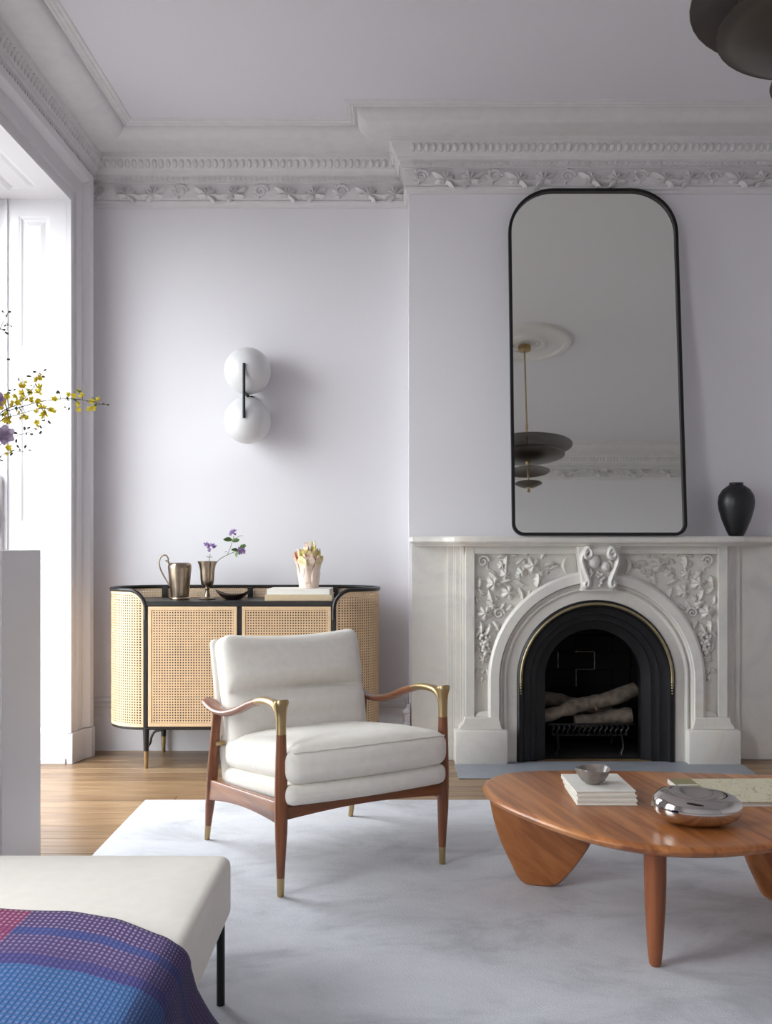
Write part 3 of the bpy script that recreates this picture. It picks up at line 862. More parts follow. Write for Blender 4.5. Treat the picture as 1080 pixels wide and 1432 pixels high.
# iron insert: stepped arched surround with brass trim
part('iron_surround', arch([(0.403, 4.99), (0.403, 4.884), (0.394, 4.876), (0.374, 4.876), (0.366, 4.890), (0.340, 4.902), (0.332, 4.902), (0.328, 4.915), (0.305, 4.926), (0.298, 4.926), (0.294, 4.945), (0.262, 4.962), (0.248, 4.966), (0.248, 5.02), (0.403, 5.02)], 0.0), m_iron, FP, smooth=30)
bz = [p for p in arch_pts(0.385, ZA-0.02, 48)]
part('brass_trim', MB().tube([(x, 4.874, z) for x, z in bz], 0.0075, 10), m_brass2, FP, smooth=60)
for s in (-1, 1):
    b = MB()
    for k in range(4):
        b.sphere((XM + s*0.385, 4.874, ZA - 0.030 - 0.014*k), 0.008 - 0.0012*k, 10, 7)
    part('brass_finial', b, m_brass2, FP, smooth=60)
# firebox
fb = MB()
fb.box(XM-0.40, XM-0.375, 5.0, 5.44, 0.0, 0.80).box(XM+0.375, XM+0.40, 5.0, 5.44, 0.0, 0.80).box(XM-0.375, XM+0.375, 5.0, 5.44, 0.775, 0.80)
fb.box(XM-0.375, XM+0.375, 5.425, 5.45, 0.0, 0.775)
part('firebox', fb, m_soot, FP, smooth=0)
part('firebox_floor', MB().box(XM-0.375, XM+0.375, 4.985, 5.425, -0.01, 0.012), m_soot, FP, smooth=0)
bmesh_full = MB().box(-0.1, 0.1, 0, 0.012, -0.0465, 0.0465).mesh('brick', m_soot, smooth=0, bevel=0.003, segs=1)
bmesh_half = MB().box(-0.047, 0.047, 0, 0.012, -0.0465, 0.0465).mesh('brick', m_soot, smooth=0, bevel=0.003, segs=1)
for rr in range(8):
    z = 0.062 + rr*0.0985
    if z > 0.74: break
    if rr % 2 == 0:
        for x in (-0.2055, 0.0, 0.2055): inst('brick', bmesh_full, FP, Matrix.Translation((XM+x, 5.412, z)))
    else:
        for x in (-0.103, 0.103): inst('brick', bmesh_full, FP, Matrix.Translation((XM+x, 5.412, z)))
        for x in (-0.256, 0.256): inst('brick', bmesh_half, FP, Matrix.Translation((XM+x, 5.412, z)))
m_mortar = mat('pale_mortar', lin(150, 142, 132), 0.9, var=0.5, scale=30)
for (x0, x1, z0, z1) in ((-0.006, 0.104, 0.506, 0.511), (0.1005, 0.1055, 0.412, 0.508), (0.0, 0.103, 0.4075, 0.412), (-0.1055, -0.1005, 0.415, 0.506), (-0.003, 0.002, 0.315, 0.408)):
    part('mortar_joint', MB().box(XM+x0, XM+x1, 5.414, 5.426, z0, z1), m_mortar, FP, smooth=0)
# hearth stone
single('hearth_stone', MB().box(0.318, 1.768, 4.55, 4.9, 0.0005, 0.006), m_stone, 'grey slate hearth slab on the floor before the fireplace', 'hearth', smooth=0, bevel=0.002)

# fire grate
GR = thing('fire_grate', (XM, 5.16, 0.012), 'black iron fire grate under the logs in the fireplace', 'grate')
part('front_rail', MB().box(XM-0.225, XM+0.235, 5.035, 5.048, 0.165, 0.174), m_blackmetal, GR, bevel=0.002)
part('lower_rail', MB().box(XM-0.205, XM+0.205, 5.037, 5.046, 0.108, 0.116), m_blackmetal, GR, bevel=0.002)
part('rear_rail', MB().box(XM-0.21, XM+0.21, 5.29, 5.30, 0.11, 0.12), m_blackmetal, GR, bevel=0.002)
pk = MB().tube(catmull([(0, 0.006, 0.155), (0.007, 0, 0.14), (-0.005, 0, 0.125), (0.0, 0.004, 0.10)], 4), 0.006, 6).mesh('picket', m_blackmetal, smooth=60)
for k in range(15):
    inst('picket', pk, GR, Matrix.Translation((XM - 0.196 + k*0.028, 5.036, 0.010)))
ba = MB().box(-0.006, 0.006, 0, 0.25, 0, 0.010).mesh('bar', m_blackmetal, smooth=0)
for k in range(9):
    inst('bar', ba, GR, Matrix.Translation((XM - 0.19 + k*0.0475, 5.047, 0.108)))
for (x, yv) in ((-0.175, 5.042), (0.165, 5.042), (-0.175, 5.29), (0.165, 5.29)):
    part('leg', MB().tube([(XM+x, yv, 0.012), (XM+x+0.012, yv, 0.05), (XM+x+0.004, yv, 0.112)], [0.010, 0.007, 0.008], 6), m_blackmetal, GR, smooth=60)
# logs
def log(p0, p1, r0, r1, label, stub=None, seed=1):
    p0, p1 = Vector(p0), Vector(p1); n = 18
    d = p1 - p0
    T = thing('firewood_log', tuple((p0+p1)/2), label, 'log', group='logs in the fire grate')
    pts = []; rad = []
    for k in range(n+1):
        t = k/n; p = p0 + d*t
        nz = noise.noise_vector(Vector((t*4.0, seed*7.3, 0)))*0.012
        pts.append(p + nz); rad.append(lerp(r0, r1, t)*(1 + 0.22*noise.noise(Vector((t*9, seed*3.1, 2)))))
    part('bark', MB().tube(pts, rad, 14, caps=False), m_bark, T, smooth=70)
    for a, b_, r in ((pts[0], pts[0]+d.normalized()*0.004, rad[0]), (pts[-1]-d.normalized()*0.004, pts[-1], rad[-1])):
        part('cut_end', MB().tube([a, b_], r*0.97, 14), m_cut, T, smooth=30)
    if stub:
        t, off, r = stub
        a = p0 + d*t
        part('branch_stub', MB().tube([a, a + Vector(off)*0.6, a + Vector(off)], [r, r*0.8, r*0.6], 8), m_cut, T, smooth=50)
log((XM-0.29, 5.27, 0.290), (XM+0.15, 5.235, 0.208), 0.040, 0.036, 'pale log lying at the back of the fire grate, sloping down to the right', seed=1)
log((XM-0.235, 5.075, 0.212), (XM+0.27, 5.175, 0.332), 0.034, 0.042, 'birch log laid across the front of the fire grate, rising to the right', (0.52, (0.015, -0.055, -0.035), 0.010), 2)
log((XM-0.06, 5.16, 0.158), (XM+0.245, 5.145, 0.200), 0.038, 0.042, 'short log low on the right side of the fire grate', None, 3)

# ------------------------------------------------------------------ leaning mirror
MZ0, MZ1, MYb, MYt = 1.157, 2.955, 4.803, 4.985
MW = 0.437
MCx = PX(837.5, 748, 4.81).x
mlen = math.hypot(MZ1-MZ0, MYt-MYb)
lean = math.atan2(MYt-MYb, MZ1-MZ0)
MIR = thing('arched_mirror', (MCx, MYb, MZ0), 'tall black-framed mirror with rounded top leaning on the mantel shelf', 'mirror')
MM = Matrix.Translation((MCx, MYb, MZ0)) @ Matrix.Rotation(-lean, 4, 'X')
def mirror_outline(hw, z0, z1, rb, rt):
    o = []
    for cx, cz, r, a0 in ((-hw+rb, z0+rb, rb, 180), (hw-rb, z0+rb, rb, 270), (hw-rt, z1-rt, rt, 0), (-hw+rt, z1-rt, rt, 90)):
        for k in range(13):
            a = R(a0 + 90*k/12)
            e = 1.0
            o.append((cx + r*math.cos(a), cz + r*math.sin(a)))
    return o
fo = [mirror_outline(MW-i, i, mlen-i, 0.06-i, 0.235-i) for i in (0.0, 0.015)]
fr = MB()
rings = [[Vector((x, yv, z)) for x, z in fo[j]] for j, yv in ((0, 0.0), (1, 0.0), (1, -0.028), (0, -0.028))]
fr.grid(rings + [rings[0]], True)
part('frame', fr.xf(MM), m_blackmetal, MIR, smooth=30)
part('mirror_glass', MB().prism(fo[1], lambda u, v: (u, -0.012, v), lambda u, v: (u, -0.004, v)).xf(MM), m_mirror, MIR, smooth=0)

# ------------------------------------------------------------------ black vase on the mantel
vp = PX(1030, 749, 4.86)
vpf = [(0.030, 0), (0.036, 0.002), (0.050, 0.03), (0.072, 0.085), (0.087, 0.140), (0.0905, 0.172), (0.086, 0.205), (0.068, 0.236), (0.044, 0.254), (0.034, 0.260), (0.033, 0.268), (0.036, 0.271), (0.030, 0.272), (0.026, 0.262), (0.030, 0.25)]
VS = thing('black_vase', (vp.x, 4.86, 1.157), 'black stoneware ovoid vase on the right of the mantel shelf', 'vase')
part('body', MB().lathe([(max(r, .001), z) for r, z in vpf[:10]], 36, (vp.x, 4.86, 1.157)), m_vase, VS, smooth=60)
part('lip', MB().lathe(vpf[9:], 36, (vp.x, 4.86, 1.157)), m_vase, VS, smooth=60)

# ------------------------------------------------------------------ wall sconce
SCY = 5.21 - 0.137
s1, s2 = PX(346.5, 519, SCY), PX(346.5, 588, SCY)
SC = thing('wall_sconce', (s1.x, 5.2, (s1.z+s2.z)/2), 'wall sconce with two opal glass globes and a black bar', 'lamp')
for p in (s1, s2):
    part('globe', MB().sphere(p, 0.124, 32, 20), m_opal, SC, smooth=180)
part('bar', MB().tube([(s1.x, SCY-0.129, s1.z+0.018), (s1.x, SCY-0.129, s2.z-0.004)], 0.0075, 12), m_blackmetal, SC, smooth=40)
mz = (s1.z+s2.z)/2
part('arm', MB().tube([(s1.x, SCY-0.128, mz), (s1.x, 5.2, mz)], 0.0085, 12), m_blackmetal, SC, smooth=40)
part('wall_plate', MB().lathe([(0.02, 0), (0.02, 0.012), (0.016, 0.015)], 24).xf(Matrix.Translation((s1.x, 5.2095, mz)) @ Matrix.Rotation(R(90), 4, 'X')), m_blackmetal, SC, smooth=30)

# ------------------------------------------------------------------ pendant lamp (upper right, and in the mirror)
LMP = thing('pendant_lamp', (LX, LY, ZC), 'tiered dark bronze dish pendant lamp on a brass rod', 'lamp')
part('canopy', MB().lathe([(0.052, -0.034), (0.052, -0.068), (0.045, -0.072)][::-1], 28, (LX, LY, ZC)), m_brass, LMP, smooth=30)
part('rod', MB().tube([(LX, LY, ZC-0.07), (LX, LY, 2.06)], 0.0065, 10), m_brass, LMP, smooth=60)
part('rod_collar', MB().tube([(LX, LY, 2.56), (LX, LY, 2.60)], 0.010, 10), m_brass, LMP, smooth=40)
def dish(r, depth, z, up, n=48):
    """spun dish with thickness, rim at height z; up: bowl opens upward, else a dome"""
    prof = []
    s = -1 if up else 1
    rs_ = (r*r + depth*depth)/(2*depth)
    for k in range(11):
        q = max(0.010, r*k/10)
        prof.append((q, z + s*(math.sqrt(rs_*rs_ - q*q) - (rs_ - depth))))
    prof.append((r+0.002, z + s*0.001)); prof.append((r+0.001, z - s*0.003))
    for k in range(11):
        q = max(0.010, (r-0.002)*(10-k)/10)
        prof.append((q, z - s*0.004 + s*(math.sqrt(rs_*rs_ - q*q) - (rs_ - depth))))
    return MB().lathe(prof, n, (LX, LY, 0), caps=False)
for r, dp, z, up in ((0.350, 0.075, 2.420, False), (0.288, 0.055, 2.345, True), (0.166, 0.033, 2.212, False), (0.104, 0.034, 2.115, True)):
    d = part('dish', dish(r, dp, z, up), m_bronze, LMP, smooth=60)
part('finial', MB().sphere((LX, LY, 2.058), 0.014, 14, 9), m_brass, LMP, smooth=60)
for z in (2.502, 2.282, 2.252, 2.086):
    part('washer', MB().tube([(LX, LY, z-0.008), (LX, LY, z+0.008)], 0.018, 16), m_brass, LMP, smooth=40)

# ------------------------------------------------------------------ cane cabinet
CXc, CYf, CYr = -0.7565, 4.765, 5.165
CYm, CHW, CRx, CRy = (CYf+CYr)/2, 0.4685, 0.222, (CYr-CYf)/2
CZ0, CZ1, CZT = 0.2035, 0.888, 0.832
CAB = thing('cane_cabinet', (CXc, CYm, 0), 'black and woven cane sideboard with rounded ends and brass feet', 'cabinet')
def stadium(ins, z, n=14):
    o = []
    for s, a0 in ((1, -90), (-1, 90)):
        for k in range(n+1):
            a = R(a0 + 180*k/n)
            o.append(Vector((CXc + s*CHW + (CRx-ins)*math.cos(a), CYm + (CRy-ins)*math.sin(a), z)))
    return o
part('carcass', MB().loft([stadium(0.022, CZ0+0.004), stadium(0.022, 0.815)]), m_inside, CAB, smooth=40)
part('top', MB().loft([stadium(0.010, 0.812), stadium(0.010, 0.828), stadium(0.014, CZT)]), m_black, CAB, smooth=40)
part('base_rim', MB().loft([stadium(0.004, CZ0-0.012), stadium(0.0, CZ0-0.008), stadium(0.0, CZ0+0.002), stadium(0.004, CZ0+0.004)]), m_black, CAB, smooth=40)
PIT, SW = 0.0130, 0.0066
def end_pt(s, a, off=0.0):
    """a: angle 0 at the front post .. pi at the back"""
    return Vector((CXc + s*CHW + s*(CRx+off)*math.sin(a), CYm - (CRy+off)*math.cos(a), 0))
ARC = PI*0.5*(CRx+CRy)
def top_z(arc):
    w_ = 0.085
    if arc >= w_: return CZ1
    u = 1 - arc/w_
    return CZ1 - 0.095*(1 - math.sqrt(max(0, 1-u*u)))
for s in (-1, 1):
    e = MB()
    # solid cane margin strips: bottom, front edge, top edge
    na = 40
    def strip(a0, a1, fz0, fz1, off, n):
        rows = []
        for k in range(n+1):
            a = lerp(a0, a1, k/n)
            p = end_pt(s, a, off); q = end_pt(s, a, off-0.002)
            z0, z1 = fz0(a), fz1(a)
            rows.append([p+Vector((0,0,z0)), p+Vector((0,0,z1)), q+Vector((0,0,z1)), q+Vector((0,0,z0))])
        e.loft(rows)
    A = lambda a: a/PI*ARC
    strip(0.03, PI, lambda a: CZ0+0.002, lambda a: CZ0+0.020, 0, na)
    strip(0.03, 0.10, lambda a: CZ0+0.020, lambda a: top_z(A(a))-0.003, 0, 4)
    strip(0.10, PI, lambda a: top_z(A(a))-0.022, lambda a: top_z(A(a))-0.003, 0, na+10)
    nv = int(ARC/PIT)
    for k in range(nv):
        a = PI*(k+0.5)/nv
        if a < 0.1: continue
        da = PI/nv*SW/PIT/2
        strip(a-da, a+da, lambda x: CZ0+0.02, lambda x: top_z(A(a))-0.02, 0, 1)
    z = CZ0 + 0.028
    while z < CZ1 - 0.02:
        a0 = 0.09
        while top_z(A(a0)) - 0.01 < z and a0 < 1: a0 += 0.02
        strip(a0, PI, lambda a: z - SW/2, lambda a: z + SW/2, -0.0008, na)
        z += PIT
    part('cane_end', e, m_cane, CAB, smooth=25)
def weave(x0, x1, z0, z1, y, into):
    b = MB()
    nx = max(1, round((x1-x0)/PIT)); nz = max(1, round((z1-z0)/PIT))
    for k in range(nx):
        xc = x0 + (k+0.5)*(x1-x0)/nx
        b.box(xc-SW/2, xc+SW/2, y, y+into*0.0016, z0, z1)
    for k in range(nz):
        zc = z0 + (k+0.5)*(z1-z0)/nz
        b.box(x0, x1, y+into*0.0006, y+into*0.0022, zc-SW/2, zc+SW/2)
    for q in b.v:
        pass
    return b
# doors
for x0, x1 in ((CXc-CHW+0.014, CXc-0.013), (CXc+0.013, CXc+CHW-0.014)):
    z0, z1, fw = CZ0+0.006, 0.806, 0.017
    dr = MB()
    dr.box(x0, x1, CYf-0.006, CYf+0.012, z0, z0+fw).box(x0, x1, CYf-0.006, CYf+0.012, z1-fw, z1)
    dr.box(x0, x0+fw, CYf-0.006, CYf+0.012, z0+fw, z1-fw).box(x1-fw, x1, CYf-0.006, CYf+0.012, z0+fw, z1-fw)
    D = part('door', dr, m_cane_edge, CAB, smooth=0, bevel=0.0015, label='woven cane cabinet door')
    part('cane_weave', weave(x0+fw, x1-fw, z0+fw, z1-fw, CYf-0.0035, 1), m_cane, D, smooth=0)
# black frame: front posts, centre stile, top edge
part('centre_stile', MB().box(CXc-0.012, CXc+0.012, CYf-0.001, CYf+0.03, CZ0, 0.815), m_black, CAB, smooth=0, bevel=0.002)
part('front_rail', MB().box(CXc-CHW, CXc+CHW, CYf-0.004, CYf+0.03, 0.808, CZT), m_black, CAB, smooth=0, bevel=0.003)
for s in (-1, 1):
    part('front_post', MB().box(CXc+s*CHW-0.011, CXc+s*CHW+0.011, CYf-0.006, CYf+0.025, CZ0-0.002, 0.80), m_black, CAB, smooth=0, bevel=0.004)
# rim: rises from each post, round the end and along the back
rp = []
def half(s):
    pts = [Vector((CXc+s*CHW, CYf, 0.74))]
    for k in range(0, 34):
        arc = ARC*(k/33)**1.6
        a = PI*arc/ARC
        pts.append(end_pt(s, a) + Vector((0, 0, top_z(arc))))
    return pts
rp = half(-1) + half(1)[::-1]
part('rim', MB().tube(rp, [(0.010, 0.009)]*len(rp), 10, up=(0, -1, 0)), m_black, CAB, smooth=60)
part('gallery_cane', weave(CXc-CHW, CXc+CHW, CZT-0.005, CZ1-0.006, CYr-0.006, 1), m_cane, CAB, smooth=0)
part('back_panel', MB().box(CXc-CHW, CXc+CHW, CYr-0.010, CYr, CZ0, CZT-0.006), m_black, CAB, smooth=0)
for px in (231.5, 351, 470):
    x = PX(px, 820, CYr).x
    part('gallery_post', MB().box(x-0.014, x+0.014, CYr-0.026, CYr-0.010, CZT, CZ1-0.004), m_black, CAB, smooth=0, bevel=0.002)
# legs with brass feet and curved brackets
for s in (-1, 1):
    for yv in (CYf+0.012, CYr-0.02):
        x = CXc + s*CHW
        lg = part('leg', MB().tube([(x, yv, 0.086), (x, yv, CZ0-0.006)], [0.0125, 0.0155], 14), m_black, CAB, smooth=50)
        part('brass_foot', MB().tube([(x, yv, 0.0), (x, yv, 0.004), (x, yv, 0.087)], [0.0085, 0.0095, 0.0125], 14), m_brass, lg, smooth=40)
    x = CXc + s*CHW; yv = CYf + 0.012
    pts = [(x - s*0.008, yv, 0.108), (x - s*0.020, yv, 0.125), (x - s*0.028, yv, 0.158), (x - s*0.045, yv, 0.182), (x - s*0.075, yv, 0.190)]
    pts = catmull(pts, 5)
    part('bracket', MB().tube(pts, [(0.008, 0.006)]*len(pts), 8), m_black, CAB, smooth=60)

# ------------------------------------------------------------------ things on the cabinet
TZ = CZT + 0.0005
# jug
jx, jy = PX(251.5, 838, 4.93).x, 4.93
JG = thing('silver_jug', (jx, jy, TZ), 'tarnished silver panelled jug with scroll handle on the cabinet', 'jug')
def facet(prof, n, c, amp=0.018, fac=14):
    rings = []
    for r, z in prof:
        rings.append([Vector((c[0] + r*(1-amp*abs(math.sin(fac*PI*k/n)))*math.cos(2*PI*k/n), c[1] + r*(1-amp*abs(math.sin(fac*PI*k/n)))*math.sin(2*PI*k/n), c[2]+z)) for k in range(n)])
    return MB().loft(rings, True)
part('body', facet([(0.046, 0.012), (0.047, 0.02), (0.054, 0.09), (0.0605, 0.160), (0.061, 0.172), (0.056, 0.184), (0.051, 0.188), (0.048, 0.186), (0.052, 0.17), (0.045, 0.03)], 56, (jx, jy, TZ), 0.03, 7), m_pewter, JG, smooth=50)
part('foot', MB().lathe([(0.050, 0), (0.052, 0.004), (0.050, 0.010), (0.044, 0.014)], 32, (jx, jy, TZ)), m_pewter, JG, smooth=50)
hp = [(-0.046, .060), (-0.060, .085), (-0.085, .125), (-0.103, .165), (-0.106, .195), (-0.096, .220), (-0.080, .228), (-0.066, .222), (-0.060, .205), (-0.066, .196), (-0.072, .202)]
hp = catmull([(jx+a, jy, TZ+z) for a, z in hp], 5)
part('handle', MB().tube(hp, [(0.0055, 0.0042)]*len(hp), 8), m_pewter, JG, smooth=60)
part('handle_joint', MB().tube(catmull([(jx-0.064, jy, TZ+.200), (jx-0.058, jy, TZ+.190), (jx-0.052, jy, TZ+.178)], 4), 0.005, 8), m_pewter, JG, smooth=60)
# goblet
gx, gy = PX(290, 838, 4.93).x, 4.93
GB = thing('silver_goblet', (gx, gy, TZ), 'tarnished silver goblet holding lilac sprigs on the cabinet', 'goblet')
part('bowl', facet([(0.012, 0.062), (0.022, 0.066), (0.031, 0.078), (0.035, 0.10), (0.038, 0.15), (0.044, 0.178), (0.050, 0.193), (0.0505, 0.196), (0.048, 0.195), (0.041, 0.176), (0.034, 0.15), (0.030, 0.10)], 48, (gx, gy, TZ), 0.02, 6), m_pewter, GB, smooth=50)
part('stem', MB().lathe([(0.020, 0.010), (0.015, 0.018), (0.011, 0.035), (0.009, 0.050), (0.014, 0.056), (0.011, 0.064)], 24, (gx, gy, TZ)), m_pewter, GB, smooth=50)
part('foot', facet([(0.042, 0), (0.044, 0.004), (0.040, 0.008), (0.022, 0.013), (0.018, 0.014)], 48, (gx, gy, TZ), 0.05, 6), m_pewter, GB, smooth=50)
# sprigs
def petal_flower(r, cup, n=5, seg=3):
    b = MB()
    for k in range(n):
        a = 2*PI*k/n
        d = Vector((math.cos(a), math.sin(a), 0)); q = Vector((-math.sin(a), math.cos(a), 0))
        rows = []
        for i in range(seg+1):
            t = i/seg
            wv = r*0.42*math.sin(PI*(0.12+0.80*t))
            z = cup*r*t*t
            c = d*(r*t) + Vector((0, 0, z))
            rows.append([c - q*wv + Vector((0,0,r*0.10)), c, c + q*wv + Vector((0,0,r*0.10))])
        b.grid(rows)
    return b
def leaf_mb(L, W, fold=0.25, droop=0.25, n=6):
    rows = []
    for i in range(n+1):
        t = i/n; wv = W*math.sin(PI*(0.04+0.95*t))**0.8
        c = Vector((0, 0, -droop*L*t*t)) + Vector((L*t, 0, 0))
        rows.append([c + Vector((0, -wv, fold*wv)), c, c + Vector((0, wv, fold*wv))])
    return MB().grid(rows)
me_lil = petal_flower(0.011, 0.5, 4).mesh('blossom', m_lilac, smooth=60, fix=False)
me_lil2 = petal_flower(0.011, 1.4, 4).mesh('blossom', m_lilac, smooth=60, fix=False)
me_leaf = leaf_mb(0.050, 0.016).mesh('leaf', m_leaf, smooth=60, fix=False)
def rot_to(p, d, roll=0.0, sc=1.0):
    d = Vector(d).normalized()
    return Matrix.Translation(p) @ d.to_track_quat('Z', 'Y').to_matrix().to_4x4() @ Matrix.Rotation(roll, 4, 'Z') @ Matrix.Scale(sc, 4)
def rot_x(p, d, roll=0.0, sc=1.0):
    d = Vector(d).normalized()
    return Matrix.Translation(p) @ d.to_track_quat('X', 'Z').to_matrix().to_4x4() @ Matrix.Rotation(roll, 4, 'X') @ Matrix.Scale(sc, 4)
rs = random.Random(21)
def cluster(T, p, n, spread, d, mel):
    for k in range(n):
        off = Vector((rs.uniform(-1, 1), rs.uniform(-1, 1), rs.uniform(-1, 1)))*spread
        inst('blossom', mel, T, rot_to(Vector(p)+off, Vector(d)+Vector((rs.uniform(-.7, .7), rs.uniform(-.9, .3), rs.uniform(-.5, .5))), rs.uniform(0, 6), rs.uniform(.8, 1.2)))
yv = 4.93
SP1 = thing('lilac_sprig', (gx, gy, TZ+0.10), 'short lilac sprig standing upright in the silver goblet', 'flower')
b0 = (gx, gy, TZ+0.09)
part('stem', MB().tube(catmull([b0, PX(292, 790, yv), PX(294, 775, yv)], 5), 0.0016, 6), m_stem, SP1, smooth=60)
cluster(SP1, PX(294, 768, yv), 6, 0.014, (0, -.3, 1), me_lil2)
cluster(SP1, PX(290, 764, yv), 2, 0.006, (-.3, -.2, 1), me_lil2)
cluster(SP1, PX(299, 766, yv), 3, 0.006, (.4, -.2, 1), me_lil2)
for a in (2.4, 0.4):
    inst('leaf', me_leaf, SP1, rot_x(PX(293, 780, yv), (math.cos(a), -.3, .4), 0.3, 0.35))
SP2 = thing('lilac_sprig', (gx+0.01, gy, TZ+0.10), 'long leafy lilac sprig arching right from the silver goblet', 'flower')
main = catmull([(gx+0.01, gy, TZ+0.09), PX(303, 787, yv), PX(318, 776, yv), PX(334, 770, yv)], 6)
part('stem', MB().tube(main, 0.0019, 6), m_stem, SP2, smooth=60)
part('side_stem', MB().tube(catmull([PX(318, 776, yv), PX(323, 764, yv), PX(327, 750, yv)], 5), 0.0016, 6), m_stem, SP2, smooth=60)
part('side_stem', MB().tube(catmull([PX(327, 756, yv), PX(334, 750, yv), PX(340, 749, yv)], 5), 0.0012, 6), m_stem, SP2, smooth=60)
cluster(SP2, PX(326, 745, yv), 9, 0.013, (0, -.4, 1), me_lil)
cluster(SP2, PX(338, 771, yv), 10, 0.016, (.4, -.8, -.2), me_lil)
for px, py, d, roll, sc_ in ((325, 756, (-1, -.35, .30), 0.9, .95), (326, 758, (1, -.35, .55), -0.9, .85), (333, 770, (-.9, -.4, .30), .8, .75), (332, 771, (-.1, -.5, -.6), .5, .7), (336, 767, (.8, -.4, .6), -.8, .8), (340, 766, (.6, -.6, .9), -.8, .6), (318, 772, (-.9, -.2, .1), .3, .3)):
    inst('leaf', me_leaf, SP2, rot_x(PX(px, py, yv-0.005), d, roll, sc_))
# boat dish
dx, dy = PX(326, 838, 4.93).x, 4.925
def boat():
    rings = []
    n = 36
    prof = [(0.36, 0.0, 0), (0.46, 0.002, 0), (0.70, 0.014, .2), (0.88, 0.028, .6), (1.0, 0.040, 1), (0.97, 0.0415, 1), (0.84, 0.030, .6), (0.62, 0.014, .2), (0.3, 0.006, 0)]
    for k, z, lift in prof:
        ring = []
        for j in range(n):
            a = 2*PI*j/n
            ex = abs(math.cos(a))**2.2
            ring.append(Vector((dx + 0.090*k*math.copysign(abs(math.cos(a))**0.85, math.cos(a)), dy + 0.055*k*math.sin(a), TZ + z*(0.62 + 0.38*ex) + 0.010*lift*ex)))
        rings.append(ring)
    return MB().loft(rings)
single('metal_dish', boat(), mat('dark_pewter', lin(92, 78, 68), 0.4, 0.9, var=0.25, scale=20), 'small dark boat-shaped metal dish beside the goblet', 'dish', smooth=60)
# books under the sculpture
def book(name, cx, cy, z, wx, wy, h, rz, label, m_cover, m_pg=None, group=None, spine='front'):
    T = thing(name, (cx, cy, z), label, 'book', rz=rz, group=group)
    c = 0.0022
    sgn = -1
    b = MB().box(-wx/2, wx/2, -wy/2, wy/2, h-c, h)
    part('front_cover', b, m_cover, T, world=False, smooth=0, bevel=0.0006)
    part('back_cover', MB().box(-wx/2, wx/2, -wy/2, wy/2, 0, c), m_cover, T, world=False, smooth=0, bevel=0.0006)
    if spine == 'front':
        part('spine', MB().box(-wx/2, wx/2, -wy/2-0.0015, -wy/2+c, 0.0002, h-0.0002), m_cover, T, world=False, smooth=0, bevel=0.0008)
        pg = MB().box(-wx/2+0.004, wx/2-0.004, -wy/2+c, wy/2-0.004, c, h-c)
    elif spine == 'left':
        part('spine', MB().box(-wx/2-0.0015, -wx/2+c, -wy/2, wy/2, 0.0002, h-0.0002), m_cover, T, world=False, smooth=0, bevel=0.0008)
        pg = MB().box(-wx/2+c, wx/2-0.004, -wy/2+0.003, wy/2-0.003, c, h-c)
    else:
        part('spine', MB().box(-wx/2, wx/2, wy/2-c, wy/2+0.0015, 0.0002, h-0.0002), m_cover, T, world=False, smooth=0, bevel=0.0008)
        pg = MB().box(-wx/2+0.003, wx/2-0.003, -wy/2+0.003, wy/2-c, c, h-c)
    part('page_block', pg, m_pg or m_paper, T, world=False, smooth=0)
    return T
bcx = PX(420, 830, 4.9).x
book('cloth_book', bcx, 4.915, TZ, 0.336, 0.24, 0.030, R(0.5), 'tan cloth book at the bottom of the pair on the cabinet', m_cloth2, group='books on the cabinet')
book('cloth_book', bcx+0.001, 4.915, TZ+0.0305, 0.316, 0.225, 0.028, R(-0.8), 'ivory cloth book under the ceramic sculpture on the cabinet', m_cloth1, group='books on the cabinet')
# ceramic sculpture: ruffled fingers rising from a cylinder
scx, scy, scz = PX(432, 822, 4.92).x, 4.92, TZ + 0.059
CS = thing('ceramic_sculpture', (scx, scy, scz), 'ruffled pink and yellow glazed ceramic sculpture on the books', 'sculpture')
rings = []
for i in range(15):
    t = i/14; z = 0.105*t
    ring = []
    for j in range(48):
        a = 2*PI*j/48
        r = 0.050 + 0.004*t*t + 0.010*t*math.sin(6*a+0.6) + 0.004*noise.noise(Vector((math.cos(a)*3, math.sin(a)*3, t*4)))
        ring.append(Vector((scx + r*math.cos(a), scy + r*math.sin(a), scz + z + (0.018*math.sin(4*a+1)*t if i > 8 else 0))))
    rings.append(ring)
part('base', MB().loft(rings), m_ceramic, CS, smooth=60)
def frond(ax, ay, tx, ty, h, wd, seed):
    rows = []
    for i in range(11):
        t = i/10
        c = Vector((lerp(ax, tx, t**1.4), lerp(ay, ty, t**1.4), 0.03 + (h-0.03)*t))
        out = Vector((tx, ty, 0)).normalized() if abs(tx)+abs(ty) > 1e-4 else Vector((0, -1, 0))
        tan = Vector((-out.y, out.x, 0))
        ring = []
        for j in range(14):
            a = 2*PI*j/14
            ruf = 1 + 0.34*t*math.sin(4*a + seed) + 0.5*t*noise.noise(Vector((t*5, a, seed)))
            wv = wd*(0.85 + 0.15*math.sin(5*t+seed) + 0.22*t if t < 0.85 else 1.05 - 2.6*(t-0.85))
            ring.append(Vector((scx, scy, scz)) + c + tan*(wv*ruf*math.cos(a)) + out*(0.45*wv*ruf*math.sin(a)) + Vector((0, 0, 0.010*math.sin(2*a+seed)*t)))
        rows.append(ring)
    return MB().loft(rows)
rq = random.Random(17)
